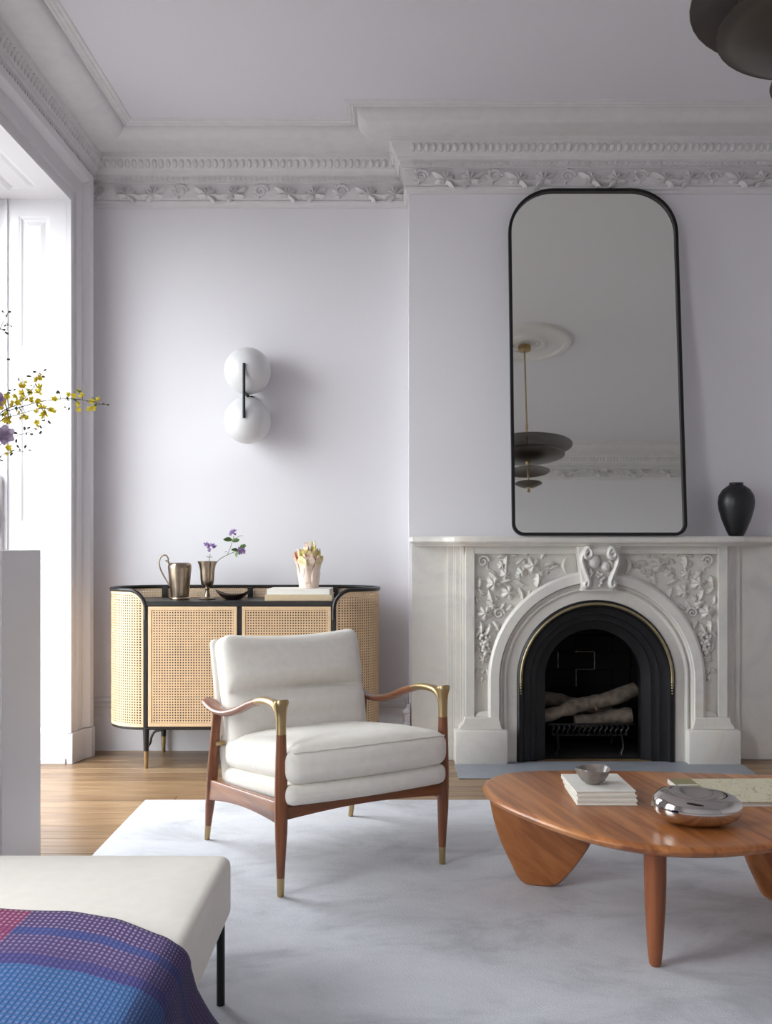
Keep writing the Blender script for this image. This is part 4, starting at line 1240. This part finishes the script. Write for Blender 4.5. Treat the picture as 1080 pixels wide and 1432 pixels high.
spec = [(-0.035, -0.010, -0.072, -0.012, 0.178, 0.022), (-0.010, 0.0, -0.014, -0.004, 0.226, 0.032), (0.014, 0.008, 0.022, 0.004, 0.236, 0.030), (0.035, 0.0, 0.050, 0.006, 0.196, 0.026),
        (0.030, -0.03, 0.064, -0.032, 0.158, 0.028), (-0.008, -0.040, -0.012, -0.060, 0.156, 0.034), (-0.03, 0.03, -0.05, 0.045, 0.190, 0.026), (0.02, 0.035, 0.03, 0.055, 0.190, 0.026),
        (0.012, -0.03, 0.024, -0.046, 0.186, 0.026), (-0.022, -0.025, -0.040, -0.040, 0.190, 0.026)]
for k, sp in enumerate(spec):
    part('frond', frond(*sp, k*1.7), m_ceramic, CS, smooth=60)

# ------------------------------------------------------------------ rug
rb = rounded((2.45+1.064)/2, (4.13-0.35)/2, 0.008, 0.006, 4)
rb.xf(Matrix.Translation(((2.45-1.064)/2, (4.13+0.35)/2, 0.0085)))
single('area_rug', rb, m_rug, 'large pale grey mottled rug under the armchair and coffee table', 'rug', smooth=60)
RZ = 0.017

# ------------------------------------------------------------------ armchair
CA = R(30.6)
CH = thing('armchair', (-0.0845, 3.145, RZ), 'cream upholstered armchair with walnut frame and brass elbows', 'armchair', rz=CA)
def cp(name, mb, m_, par=None, **kw): return part(name, mb, m_, par or CH, world=False, **kw)
LXh = 0.303
slope = lambda y: -0.115*max(0, y)
for s in (-1, 1):
    x = s*LXh
    # front leg
    fl = cp('front_leg', MB().tube([(x, 0.004, 0.058), (x, 0.003, 0.12), (x, 0, 0.20), (x, 0, 0.27), (x, 0, 0.34), (x, 0, 0.43), (x, 0, 0.507)], [0.0125, 0.0155, 0.0195, 0.0212, 0.0205, 0.0180, 0.0158], 16), m_walnut, smooth=60)
    cp('brass_ferrule', MB().tube([(x, 0.004, 0.0), (x, 0.004, 0.003), (x, 0.004, 0.059)], [0.0098, 0.0108, 0.0127], 16), m_brass, fl, smooth=50)
    # brass elbow
    el = MB().tube([(x, 0, 0.505), (x, 0, 0.54), (x, 0, 0.565), (x, 0, 0.585), (x, -0.001, 0.601), (x, -0.001, 0.608), (x, 0, 0.611)], [0.0158, 0.0158, 0.0165, 0.0185, 0.0225, 0.0240, 0.0225], 16)
    hpth = catmull([(x, 0.000, 0.552), (x, 0.014, 0.578), (x, 0.045, 0.594), (x, 0.10, 0.597), (x, 0.15, 0.592), (x, 0.188, 0.583)], 4)
    nh = len(hpth)
    el.tube(hpth, [(lerp(0.0165, 0.0185, k/nh), 0.0125) for k in range(nh)], 14, up=(0, 0, 1))
    cp('brass_elbow', el, m_brass, smooth=60)
    # wooden arm
    ap = catmull([(x, 0.186, 0.583), (x, 0.25, 0.566), (x+s*0.004, 0.34, 0.534), (x+s*0.008, 0.43, 0.511), (x+s*0.010, 0.51, 0.503), (x+s*0.008, 0.57, 0.506), (x+s*0.006, 0.62, 0.516), (x+s*0.005, 0.652, 0.526)], 5)
    na_ = len(ap)
    rad = []
    for k in range(na_):
        t = k/(na_-1)
        wv = interp(t, [(0, .0185), (.3, .021), (.7, .028), (.9, .030), (1, .020)])
        th = interp(t, [(0, .0125), (.3, .0135), (.7, .0125), (.9, .011), (1, .007)])
        rad.append((wv, th))
    cp('arm', MB().tube(ap, rad, 16, up=(0, 0, 1)), m_walnut_y, smooth=70)
    # rear leg
    rl = cp('rear_leg', MB().tube([(x, 0.661, 0.058), (x, 0.645, 0.13), (x, 0.625, 0.21), (x, 0.608, 0.30), (x, 0.588, 0.40), (x, 0.566, 0.500)], [0.0115, 0.0165, 0.0205, 0.020, 0.0175, 0.0165], 16), m_walnut, smooth=60)
    cp('brass_ferrule', MB().tube([(x, 0.674, 0.0), (x, 0.6735, 0.003), (x, 0.661, 0.059)], [0.0092, 0.0100, 0.0117], 16), m_brass, rl, smooth=50)
    # side rail: arched plank
    top = [(t, lerp(0.296, 0.236, t/0.63)) for t in [0.63*k/14 for k in range(15)]]
    bot = [(t, lerp(0.226, 0.158, t/0.63) + 0.018*math.sin(PI*t/0.63)) for t in [0.63*k/14 for k in range(15)]]
    cp('side_rail', MB().prism(top + bot[::-1], lambda u, v: (x-0.012, u, v), lambda u, v: (x+0.012, u, v)), m_walnut_y, smooth=30, bevel=0.004)
    cp('pivot_pin', MB().tube([(x-s*0.03, 0.575, 0.375), (x+s*0.004, 0.575, 0.375)], 0.009, 12), m_brass, smooth=40)
m_walnut_x = wood('walnut_rail', lin(84, 44, 24), lin(126, 72, 40), lin(152, 92, 56), 'X', 0.35, 34, coat=0.2)
top = [(-LXh + 2*LXh*k/14, 0.282) for k in range(15)]
bot = [(-LXh + 2*LXh*k/14, 0.238 + 0.016*math.sin(PI*k/14)) for k in range(15)]
cp('front_rail', MB().prism(top + bot[::-1], lambda u, v: (u, -0.010, v), lambda u, v: (u, 0.014, v)), m_walnut_x, smooth=30, bevel=0.003)
cp('rear_rail', MB().prism([(a, z-0.06) for a, z in top + bot[::-1]], lambda u, v: (u, 0.605, v), lambda u, v: (u, 0.628, v)), m_walnut_x, smooth=30, bevel=0.003)
# seat deck and seat cushion: wider in front of the legs
def seat(z0, z1, y0, y1, r, puff, front_hw, hw, seed, n=22):
    hy = (y1-y0)/2; hz = (z1-z0)/2
    b = rounded(hw, hy, hz, r, n)
    def dfm(p):
        yv = p.y + (y0+y1)/2
        u = p.x/hw; v = p.y/hy
        q = Vector(p)
        k = 1.0
        if yv < 0.022: k = lerp(front_hw/hw, 1.0, max(0, min(1, (yv+0.020)/0.042)))
        q.x = p.x*k
        wz = max(0, 1-u**4)*max(0, 1-v**4)
        q.z += puff*wz*(1 if p.z > 0 else -0.15)
        q.z += 0.003*noise.noise(Vector((p.x*4, p.y*5, seed)))*(1 if p.z > 0 else 0.3)
        q.y = yv - 0.020*(1-u*u)*(1 if v < -0.5 else 0)*(abs(v))          # bowed front
        if v < -0.80 and p.z > 0: q.z += 0.0006*math.sin(p.x*95 + seed)     # puckers along the seam
        q.z += (z0+z1)/2 + slope(q.y)
        return q
    b.v = [dfm(p) for p in b.v]
    e = r*0.24
    xs = [(-hw+r*0.5) + (2*hw-r)*k/40 for k in range(41)]
    b.seam = [dfm(Vector((x, -hy+e, hz-e))) for x in xs]
    return b
cp('seat_deck', seat(0.284, 0.352, -0.040, 0.60, 0.028, 0.004, 0.300, 0.280, 1), m_linen, smooth=180)
sb_ = seat(0.350, 0.462, -0.050, 0.575, 0.040, 0.030, 0.301, 0.281, 5, 30)
cush = cp('seat_cushion', sb_, m_linen, smooth=180)
cp('piping', MB().tube(sb_.seam, 0.0030, 8), m_pipe, cush, smooth=60)
# back shell and cushion
BL = R(15.5)
def back(hw, hh, ht, r, seed, cush_=True, n=24):
    b = rounded(hw, ht, hh, r, n)
    out = []
    for p in b.v:
        u = p.x/hw; v = p.z/hh
        q = Vector(p)
        wz = max(0, 1-u**4)*max(0, 1-v**4)
        if cush_:
            front = p.y < 0
            q.y += (-0.030 if front else 0.006)*wz
            if front:
                zc_ = p.z + 0.004 + 0.010*u*u
                side_ = max(0, 1-abs(u)**8)
                q.y += 0.024*math.exp(-(zc_/0.034)**2)*side_
                q.y += 0.032*math.exp(-(zc_/0.009)**2)*side_*(0.35+0.65*math.exp(-((u-0.25)/0.55)**2))
                q.y -= 0.018*math.exp(-((zc_-0.050)/0.036)**2)*side_ + 0.012*math.exp(-((zc_+0.055)/0.036)**2)*side_
                q.y += 0.0022*math.exp(-((zc_-0.03)/0.03)**2)*math.sin(u*19)*max(0, 1-u*u)
                if v > 0: q.y -= 0.010*math.sin(PI*v)*(1-u*u)
                q.y += 0.003*noise.noise(Vector((p.x*9, p.z*7, seed)))
                cr2 = math.exp(-((p.z+0.105 + 0.02*u)/0.012)**2)*max(0, 1-u*u)
                q.y += 0.005*cr2
            q.z -= 0.020*(1-u*u)*max(0, (v-0.2)/0.8)
            q.x *= 1 + 0.02*v
        else:
            q.z -= 0.014*(1-u*u)*max(0, (v-0.2)/0.8)
        out.append(q)
    b.v = out
    return b
bs = back(0.283, 0.265, 0.022, 0.020, 2, False)
bs.xf(Matrix.Translation((0, 0.630, 0.488)) @ Matrix.Rotation(-BL, 4, 'X'))
cp('back_shell', bs, m_linen, smooth=180)
bc = back(0.279, 0.212, 0.068, 0.044, 4, True, 96)
Mb = Matrix.Translation((0, 0.568, 0.560)) @ Matrix.Rotation(-BL, 4, 'X')
bc.xf(Mb)
bcu = cp('back_cushion', bc, m_linen, smooth=180)
# ------------------------------------------------------------------ coffee table
TTZ = 0.36
CT = thing('coffee_table', (0.9, 2.8, RZ), 'pebble-shaped walnut coffee table on a round leg and two fin legs', 'table')
ctrl = [(0.287, 3.03), (0.300, 2.868), (0.381, 2.690), (0.481, 2.535), (0.576, 2.447), (0.687, 2.395), (0.815, 2.385), (0.962, 2.420), (1.20, 2.51), (1.42, 2.64), (1.57, 2.83), (1.58, 3.03), (1.45, 3.135), (1.174, 3.165), (0.90, 3.203), (0.594, 3.222), (0.414, 3.200), (0.325, 3.125)]
oc = [Vector((p.x, p.y)) for p in catmull([(x, yv, 0) for x, yv in ctrl], 6, True)]
def off_ring(ins, z):
    n = len(oc); out = []
    for i in range(n):
        t = (oc[(i+1) % n] - oc[i-1]).normalized()
        nn = Vector((-t.y, t.x))              # inward for the counter-clockwise outline
        p = oc[i] + nn*ins
        out.append(Vector((p.x, p.y, z)))
    return out
ttop = MB().loft([off_ring(0.085, TTZ-0.044), off_ring(0.040, TTZ-0.036), off_ring(0.012, TTZ-0.025), off_ring(0.002, TTZ-0.016), off_ring(0.0, TTZ-0.010), off_ring(0.003, TTZ-0.005), off_ring(0.010, TTZ-0.001), off_ring(0.022, TTZ)])
part('table_top', ttop, m_table, CT, smooth=40)
lx, ly = 0.689, 2.505
lp = [(0.012, 0.0), (0.016, 0.006), (0.0205, 0.05), (0.0265, 0.15), (0.0285, 0.22), (0.0290, 0.285), (0.033, 0.300), (0.045, 0.312), (0.062, 0.318)]
part('round_leg', MB().lathe([(r, z) for r, z in lp], 24, (lx, ly, RZ)).xf(Matrix.Identity(4)), m_tleg, CT, smooth=50)
def fin(cx, cy, ang, sc_=1.0):
    L = [(-0.045, 0), (-0.060, 0.012), (-0.083, 0.06), (-0.112, 0.13), (-0.138, 0.21), (-0.158, 0.28), (-0.166, 0.318)]
    Rr = [(0.040, 0), (0.060, 0.012), (0.095, 0.06), (0.144, 0.145), (0.178, 0.22), (0.196, 0.28), (0.200, 0.318)]
    L = [(-0.026, 0), (-0.046, 0.004), (-0.066, 0.020), (-0.088, 0.060), (-0.122, 0.13), (-0.146, 0.20), (-0.160, 0.27), (-0.166, 0.318)]
    Rr = [(0.024, 0), (0.048, 0.004), (0.072, 0.020), (0.106, 0.060), (0.154, 0.13), (0.184, 0.20), (0.197, 0.27), (0.200, 0.318)]
    L = [(p.x, p.y) for p in catmull([(a, b, 0) for a, b in L], 3)]; Rr = [(p.x, p.y) for p in catmull([(a, b, 0) for a, b in Rr], 3)]
    o = L + Rr[::-1]
    d = Vector((math.cos(ang), math.sin(ang), 0)); q = Vector((-math.sin(ang), math.cos(ang), 0))
    rings = []
    for off, sh in ((-0.022, 0.90), (-0.0205, 0.965), (-0.014, 1.0), (0.014, 1.0), (0.0205, 0.965), (0.022, 0.90)):
        rings.append([Vector((cx, cy, RZ)) + d*(u*sc_*sh) + q*off + Vector((0, 0, lerp(0.16, v, sh) if v < 0.16 else v)) for u, v in o])
    return MB().loft(rings)
m_fin = wood('table_fin_wood', lin(124, 68, 34), lin(168, 102, 54), lin(196, 128, 74), 'Z', 0.35, 20, coat=0.2, rot=0)
fn = m_fin.node_tree.nodes
for nd in fn:
    if nd.type == 'MAPPING' and tuple(nd.inputs['Scale'].default_value) == (1, 1, 1): nd.inputs['Rotation'].default_value = (0, R(50), 0)
part('fin_leg', fin(0.478, 3.10, R(-14)), m_fin, CT, smooth=40)
part('fin_leg', fin(1.212, 2.97, R(14)), m_fin, CT, smooth=40)

# things on the table
Z0 = TTZ + 0.0005
for k, (dx_, dy_, rz_, lab) in enumerate(((0.004, -0.002, -0.6, 'bottom white notebook of the small stack on the coffee table'), (0.002, 0.0, 0.8, 'middle white notebook of the small stack on the coffee table'), (-0.002, 0.003, 1.6, 'top white notebook of the stack, under the small grey bowl'))):
    book('white_notebook', 0.622+dx_, 2.885+dy_, Z0 + k*0.0135, 0.176, 0.212, 0.013, R(rz_), lab, m_cloth1, group='white notebooks on the coffee table', spine='back')
bz0 = Z0 + 0.0408
bx_, by_ = 0.603, 2.876
bw = MB()
prof = [(0.020, 0.0), (0.024, 0.001), (0.036, 0.010), (0.047, 0.026), (0.0525, 0.043), (0.0515, 0.045), (0.049, 0.043), (0.043, 0.026), (0.030, 0.012), (0.004, 0.008)]
rings = []
for r, z in prof:
    rings.append([Vector((bx_ + r*(1+0.03*math.sin(3*2*PI*k/32+1))*math.cos(2*PI*k/32), by_ + r*(1+0.03*math.sin(3*2*PI*k/32+1))*math.sin(2*PI*k/32), bz0 + z + (0.003*math.sin(2*2*PI*k/32) if z > 0.03 else 0))) for k in range(32)])
single('stoneware_bowl', bw.loft(rings), m_stoneware, 'small glossy grey stoneware bowl on the white notebooks', 'bowl', smooth=60)
# polished steel pebble with a dished top
pb = []
n, m_ = 56, 24
cxp, cyp = 0.834, 2.600
rings = []
for i in range(1, m_):
    a = PI*i/m_ - PI/2
    ring = []
    for k in range(n):
        t = 2*PI*k/n
        ce = math.copysign(abs(math.cos(a))**0.75, math.cos(a))
        ru = 1 + 0.05*math.cos(2*t+0.5) - 0.05*math.cos(t+0.6)
        x_ = 0.116*ce*math.cos(t)*ru; y_ = 0.092*ce*math.sin(t)*ru
        z_ = 0.046*math.sin(a)
        z_ = math.copysign(abs(z_/0.046)**0.8, z_)*0.046 + 0.046
        rr_ = math.hypot((x_+0.005)/0.085, (y_-0.012)/0.066)
        if a > 0 and rr_ < 1.15:
            z_ -= 0.036*(0.5+0.5*math.cos(PI*min(1, rr_/1.15)))
        z_ += 0.013*math.sin(a)*(y_/0.09)*(1 if a > 0 else 0) - (0.010*(x_/0.116) if a > 0 else 0)*math.sin(a)
        ring.append(Vector((cxp + x_, cyp + y_, Z0 + z_)))
    rings.append(ring)
single('steel_pebble', MB().loft(rings), m_chrome, 'polished steel pebble sculpture with dished top on the coffee table', 'sculpture', smooth=180)
# large drawing book
AB = thing('drawing_book', (1.075, 2.905, Z0), 'thin cream book with a line drawing and olive band behind the steel pebble', 'book', rz=R(1.5))
def ap_(name, b, m_, **kw): return part(name, b, m_, AB, world=False, **kw)
wx, wy = 0.39, 0.275
ap_('back_cover', MB().box(-wx/2, wx/2, -wy/2, wy/2, 0, 0.002), m_cloth1, smooth=0)
ap_('page_block', MB().box(-wx/2+0.003, wx/2-0.003, -wy/2+0.003, wy/2-0.003, 0.002, 0.011), m_paper, smooth=0)
ap_('front_cover', MB().box(-wx/2+0.072, wx/2, -wy/2, wy/2, 0.011, 0.0132), m_sketch, smooth=0)
ap_('olive_band', MB().box(-wx/2, -wx/2+0.072, -wy/2, wy/2, 0.011, 0.0132), m_olive, smooth=0)
for yy in (0.055, 0.02):
    ap_('cream_stripe', MB().box(-wx/2+0.006, -wx/2+0.070, yy, yy+0.010, 0.0130, 0.0136), m_cloth1, smooth=0)
ap_('spine', MB().box(-wx/2-0.002, -wx/2, -wy/2, wy/2, 0.0, 0.0132), m_cloth1, smooth=0)

# ------------------------------------------------------------------ upholstered bench with throw
OX0, OX1, OY0, OY1, OZ0, OZ1 = -1.56, -0.385, 1.22, 2.315, 0.222, 0.372
OT = thing('upholstered_bench', ((OX0+OX1)/2, (OY0+OY1)/2, RZ), 'cream upholstered daybed bench on thin black metal legs', 'bench')
ob = rounded((OX1-OX0)/2, (OY1-OY0)/2, (OZ1-OZ0)/2, 0.026, 18)
for p in ob.v:
    u = p.x/((OX1-OX0)/2); v = p.y/((OY1-OY0)/2)
    if p.z > 0: p.z += 0.008*(1-u**4)*(1-v**4)
ob.xf(Matrix.Translation(((OX0+OX1)/2, (OY0+OY1)/2, (OZ0+OZ1)/2)))
part('cushion', ob, m_linen2, OT, smooth=180)
part('frame', MB().box(OX0+0.02, OX1-0.02, OY0+0.02, OY1-0.02, OZ0-0.016, OZ0+0.006), m_blackmetal, OT, smooth=0, bevel=0.002)
for x in (OX0+0.02, OX1-0.024):
    for yv in (OY0+0.02, OY1-0.024):
        zb = RZ if x > -1.1 else 0.0005
        part('leg', MB().tube([(x, yv, zb), (x, yv, OZ0)], 0.0098, 14), m_blackmetal, OT, smooth=40)
# throw: lies across the top and falls over the right side
def throw():
    nu, nv = 90, 60
    path = []                                     # (x, z) across, from left to right and down
    ztp = OZ1 + 0.0135
    for k in range(nu+1):
        t = k/nu
        if t < 0.62: path.append((lerp(-1.30, OX1-0.045, t/0.62), ztp, 0))
        elif t < 0.72:
            a = (t-0.62)/0.10*PI/2
            path.append((OX1-0.045 + 0.058*math.sin(a), ztp - 0.045*(1-math.cos(a)), 0))
        else:
            q = (t-0.72)/0.28
            path.append((OX1+0.013 + 0.050*q - 0.01*math.sin(PI*q), ztp - 0.045 - q*(ztp-0.045-0.055), q))
    rows = []
    for i, (x, z, q) in enumerate(path):
        far = interp(x, [(-1.3, 1.94), (-0.78, 1.912), (-0.637, 1.900), (-0.53, 1.860), (-0.447, 1.795), (-0.40, 1.765), (OX1+0.013, 1.765)])
        if q > 0: far = interp(q, [(0, 1.765), (0.2, 1.800), (0.5, 1.880), (0.8, 1.965), (1.0, 2.02)])
        r = []
        for j in range(nv+1):
            v = j/nv
            yv = lerp(far, 1.05, v)
            zz = z + 0.004*noise.noise(Vector((x*7, yv*6, 3))) + (0.004 if q == 0 else 0)
            xx = x + (0.030*q*min(1, v*5)*math.sin(yv*17+0.6) if q > 0 else 0)
            if yv < OY0 + 0.02:
                dd = OY0 + 0.02 - yv
                zz -= min(dd*2.0, zz-0.06); yv = OY0 + 0.02 - min(dd, 0.045)
            r.append(Vector((xx, yv, max(zz, 0.03))))
        rows.append(r)
    b = MB().grid(rows)
    return b, nu, nv
tb, nu, nv = throw()
me = tb.mesh('plaid_throw', m_throw, smooth=180)
uvl = me.uv_layers.new(name='UVMap')
for poly in me.polygons:
    for li in poly.loop_indices:
        vi = me.loops[li].vertex_index
        i, j = divmod(vi, nv+1)
        uvl.data[li].uv = (i/nu, j/nv)
th = bpy.data.objects.new('plaid_throw', me); COL.objects.link(th)
tag(th, 'blue purple and magenta woven plaid throw draped over the bench corner', 'blanket')
sm = th.modifiers.new('thickness', 'SOLIDIFY'); sm.thickness = 0.005; sm.offset = 0

# ------------------------------------------------------------------ white plinth with the flower arrangement
PXR = -1.20
PY0, PY1, PZ1 = 2.95, 3.275, 1.098
PL = thing('white_plinth', (PXR-0.16, (PY0+PY1)/2, 0), 'tall white rectangular plinth at the left by the window', 'plinth')
part('body', MB().box(PXR-0.325, PXR, PY0, PY1, 0.03, PZ1), m_white, PL, smooth=0, bevel=0.002)
part('toe_kick', MB().box(PXR-0.31, PXR-0.015, PY0+0.015, PY1-0.015, 0.0005, 0.03), m_white, PL, smooth=0)
vx, vy = PXR-0.1625, (PY0+PY1)/2
FV = thing('flower_vase', (vx, vy, PZ1), 'round white ceramic vase on the plinth', 'vase')
part('body', MB().lathe([(0.045, 0.0005), (0.05, 0.003), (0.085, 0.05), (0.098, 0.10), (0.085, 0.155), (0.05, 0.195), (0.036, 0.215)], 32, (vx, vy, PZ1)), m_white, FV, smooth=60)
part('neck', MB().lathe([(0.036, 0.214), (0.036, 0.25), (0.043, 0.262), (0.040, 0.263), (0.032, 0.25), (0.030, 0.22)], 32, (vx, vy, PZ1)), m_white, FV, smooth=60)
neck = Vector((vx, vy, PZ1 + 0.24))
me_yel = petal_flower(0.0105, 0.35, 5).mesh('blossom', m_yellow, smooth=60, fix=False)
me_yel2 = petal_flower(0.0105, 1.0, 5).mesh('blossom', m_yellow, smooth=60, fix=False)
me_pur = petal_flower(0.034, 0.35, 6, 4).mesh('bloom', m_pinkpetal, smooth=60, fix=False)
me_budm = MB().sphere((0, 0, 0.004), 0.0035, 6, 5, (0.8, 0.8, 1.5)).mesh('bud', m_bud, smooth=60)
me_lf3 = leaf_mb(0.028, 0.007).mesh('leaf', m_leaf, smooth=60, fix=False)
rf = random.Random(5)
def zpx(zx, zy): return (zx/6.225, 430 + zy/6.225)
def branch(name, label, pts, flowers=(), buds=(), leaves=(), mtw=m_twig, r=0.0022):
    T = thing(name, tuple(neck), label, 'flower', group='branches in the flower vase')
    wp = [neck - Vector((0, 0, 0.14)), neck] + [PX(a, b_, d) for a, b_, d in pts]
    cv = catmull(wp, 6)
    part('stem', MB().tube(cv, [lerp(r, r*0.35, k/(len(cv)-1)) for k in range(len(cv))], 6), mtw, T, smooth=60)
    def near(p):
        return min(cv, key=lambda c: (c-p).length)
    twig = MB()
    for (zx, zy) in flowers:
        a, b_ = zpx(zx, zy)
        p = PX(a, b_, pts[-1][2] + rf.uniform(-0.05, 0.05))
        q = near(p)
        if (p-q).length > 0.012:
            twig.tube([q, (p+q)/2 + Vector((0, 0, rf.uniform(-.006, .006))), p], 0.0008, 5)
        d = (Vector((rf.uniform(-.8, .8), -1, rf.uniform(-.6, .7))))
        inst('blossom', rf.choice((me_yel, me_yel2)), T, rot_to(p, d, rf.uniform(0, 6), rf.uniform(.85, 1.15)))
        for _ in range(rf.choice((0, 1, 2))):
            p2 = p + Vector((rf.uniform(-.012, .012), rf.uniform(-.01, .02), rf.uniform(-.014, .014)))
            inst('blossom', me_yel2, T, rot_to(p2, Vector((rf.uniform(-1, 1), -.5, rf.uniform(-1, 1))), rf.uniform(0, 6), rf.uniform(.6, .9)))
        if rf.random() < 0.5:
            p3 = p + Vector((rf.uniform(-.02, .02), rf.uniform(-.01, .02), rf.uniform(-.02, .02)))
            inst('leaf', me_lf3, T, rot_x(p3, (rf.uniform(-1, 1), -.3, rf.uniform(-1, 1)), rf.uniform(-1, 1), .6))
    for (zx, zy) in buds:
        a, b_ = zpx(zx, zy)
        p = PX(a, b_, pts[-1][2]); q = near(p)
        if (p-q).length > 0.006: twig.tube([q, (p+q)/2 + Vector((0, 0, 0.003)), p], 0.0007, 5)
        inst('bud', me_budm, T, rot_to(p, (rf.uniform(-1, 1), -.3, rf.uniform(-.2, 1)), 0, rf.uniform(.8, 1.4)))
    if twig.v: part('twig', twig, mtw, T, smooth=60)
    return T
branch('flowering_branch', 'longest yellow flowering branch reaching right across the window casing', [(-10, 590, 3.05), (40, 566, 3.0), (85, 558, 2.98), (120, 560, 2.97), (143, 566, 2.96)],
       [(475, 800), (600, 755), (640, 765), (685, 840), (725, 770), (790, 810), (805, 875), (855, 805), (320, 825), (205, 790)], [(910, 845), (930, 848), (560, 870), (595, 890), (490, 745), (520, 748)])
branch('flowering_branch', 'yellow flowering branch rising highest towards the window panel', [(-5, 585, 3.08), (25, 565, 3.08), (45, 545, 3.08), (56, 520, 3.08)],
       [(320, 630), (345, 620), (350, 700), (340, 740), (275, 740), (275, 795), (205, 690), (195, 750), (130, 770), (180, 690)], [(290, 560), (385, 550), (265, 600), (390, 605), (160, 635), (270, 680)])
branch('flowering_branch', 'yellow flowering branch spreading in the middle of the arrangement', [(-5, 595, 3.02), (25, 580, 3.02), (55, 572, 3.02), (74, 572, 3.02)],
       [(365, 865), (325, 910), (380, 935), (395, 920), (445, 890), (465, 910), (150, 830), (110, 850), (215, 955), (235, 960), (320, 1000), (60, 770), (45, 830)], [(120, 720), (75, 720), (390, 985)])
branch('flowering_branch', 'low yellow flowering branch beside the mauve bloom', [(-12, 610, 3.04), (5, 596, 3.04), (15, 590, 3.04)],
       [(60, 930), (75, 990), (45, 985), (10, 830), (20, 880), (70, 1225), (15, 760), (35, 800)], [(140, 1175), (130, 1100)])
branch('budding_twig', 'thin budding twig reaching right below the yellow flowers', [(-8, 630, 3.0), (15, 612, 3.0), (35, 606, 3.0), (55, 600, 3.0), (71, 592, 3.0)], (),
       [(150, 1100), (230, 1108), (265, 1105), (215, 1065), (240, 1052), (320, 1060), (345, 1100), (360, 1050), (440, 1010)], r=0.0016)
branch('budding_twig', 'lowest thin budding twig below the mauve bloom', [(-15, 645, 3.02), (10, 634, 3.02), (45, 630, 3.02)], (),
       [(125, 1245), (160, 1220), (165, 1245), (215, 1222), (270, 1245), (90, 1285), (10, 1300), (5, 1330)], r=0.0016)
branch('budding_twig', 'upright thin budding twig at the left edge near the window panel', [(-25, 560, 3.1), (-12, 500, 3.1), (0, 460, 3.1), (12, 437, 3.1)], (),
       [(30, 45), (75, 40), (55, 80), (40, 165), (72, 155), (25, 195), (72, 230), (62, 450), (105, 170)], r=0.0016)
MB1 = thing('mauve_bloom', tuple(neck), 'large pale mauve bloom low in the flower vase', 'flower')
pm = PX(7, 609, 2.99)
part('stem', MB().tube(catmull([neck - Vector((0, 0, .12)), neck, pm + Vector((-0.05, 0.04, -0.01)), pm], 6), 0.0022, 6), m_stem, MB1, smooth=60)
inst('bloom', me_pur, MB1, rot_to(pm, (0.3, -1, 0.1), 0.5, 0.95))
inst('bloom', me_pur, MB1, rot_to(pm + Vector((-0.004, 0.004, 0)), (0.1, -1, 0.3), 1.0, 0.7))
MB2 = thing('purple_bloom', tuple(neck), 'purple bloom at the left edge among the yellow flowers', 'flower')
pm = PX(-2, 560, 3.0)
part('stem', MB().tube(catmull([neck - Vector((0, 0, .12)), neck, pm + Vector((-0.03, 0.04, -0.03)), pm], 6), 0.0022, 6), m_stem, MB2, smooth=60)
inst('bloom', petal_flower(0.034, 0.35, 6, 4).mesh('bloom', m_lilac, smooth=60, fix=False), MB2, rot_to(pm, (0.3, -1, 0.1), 0.2, 0.7))
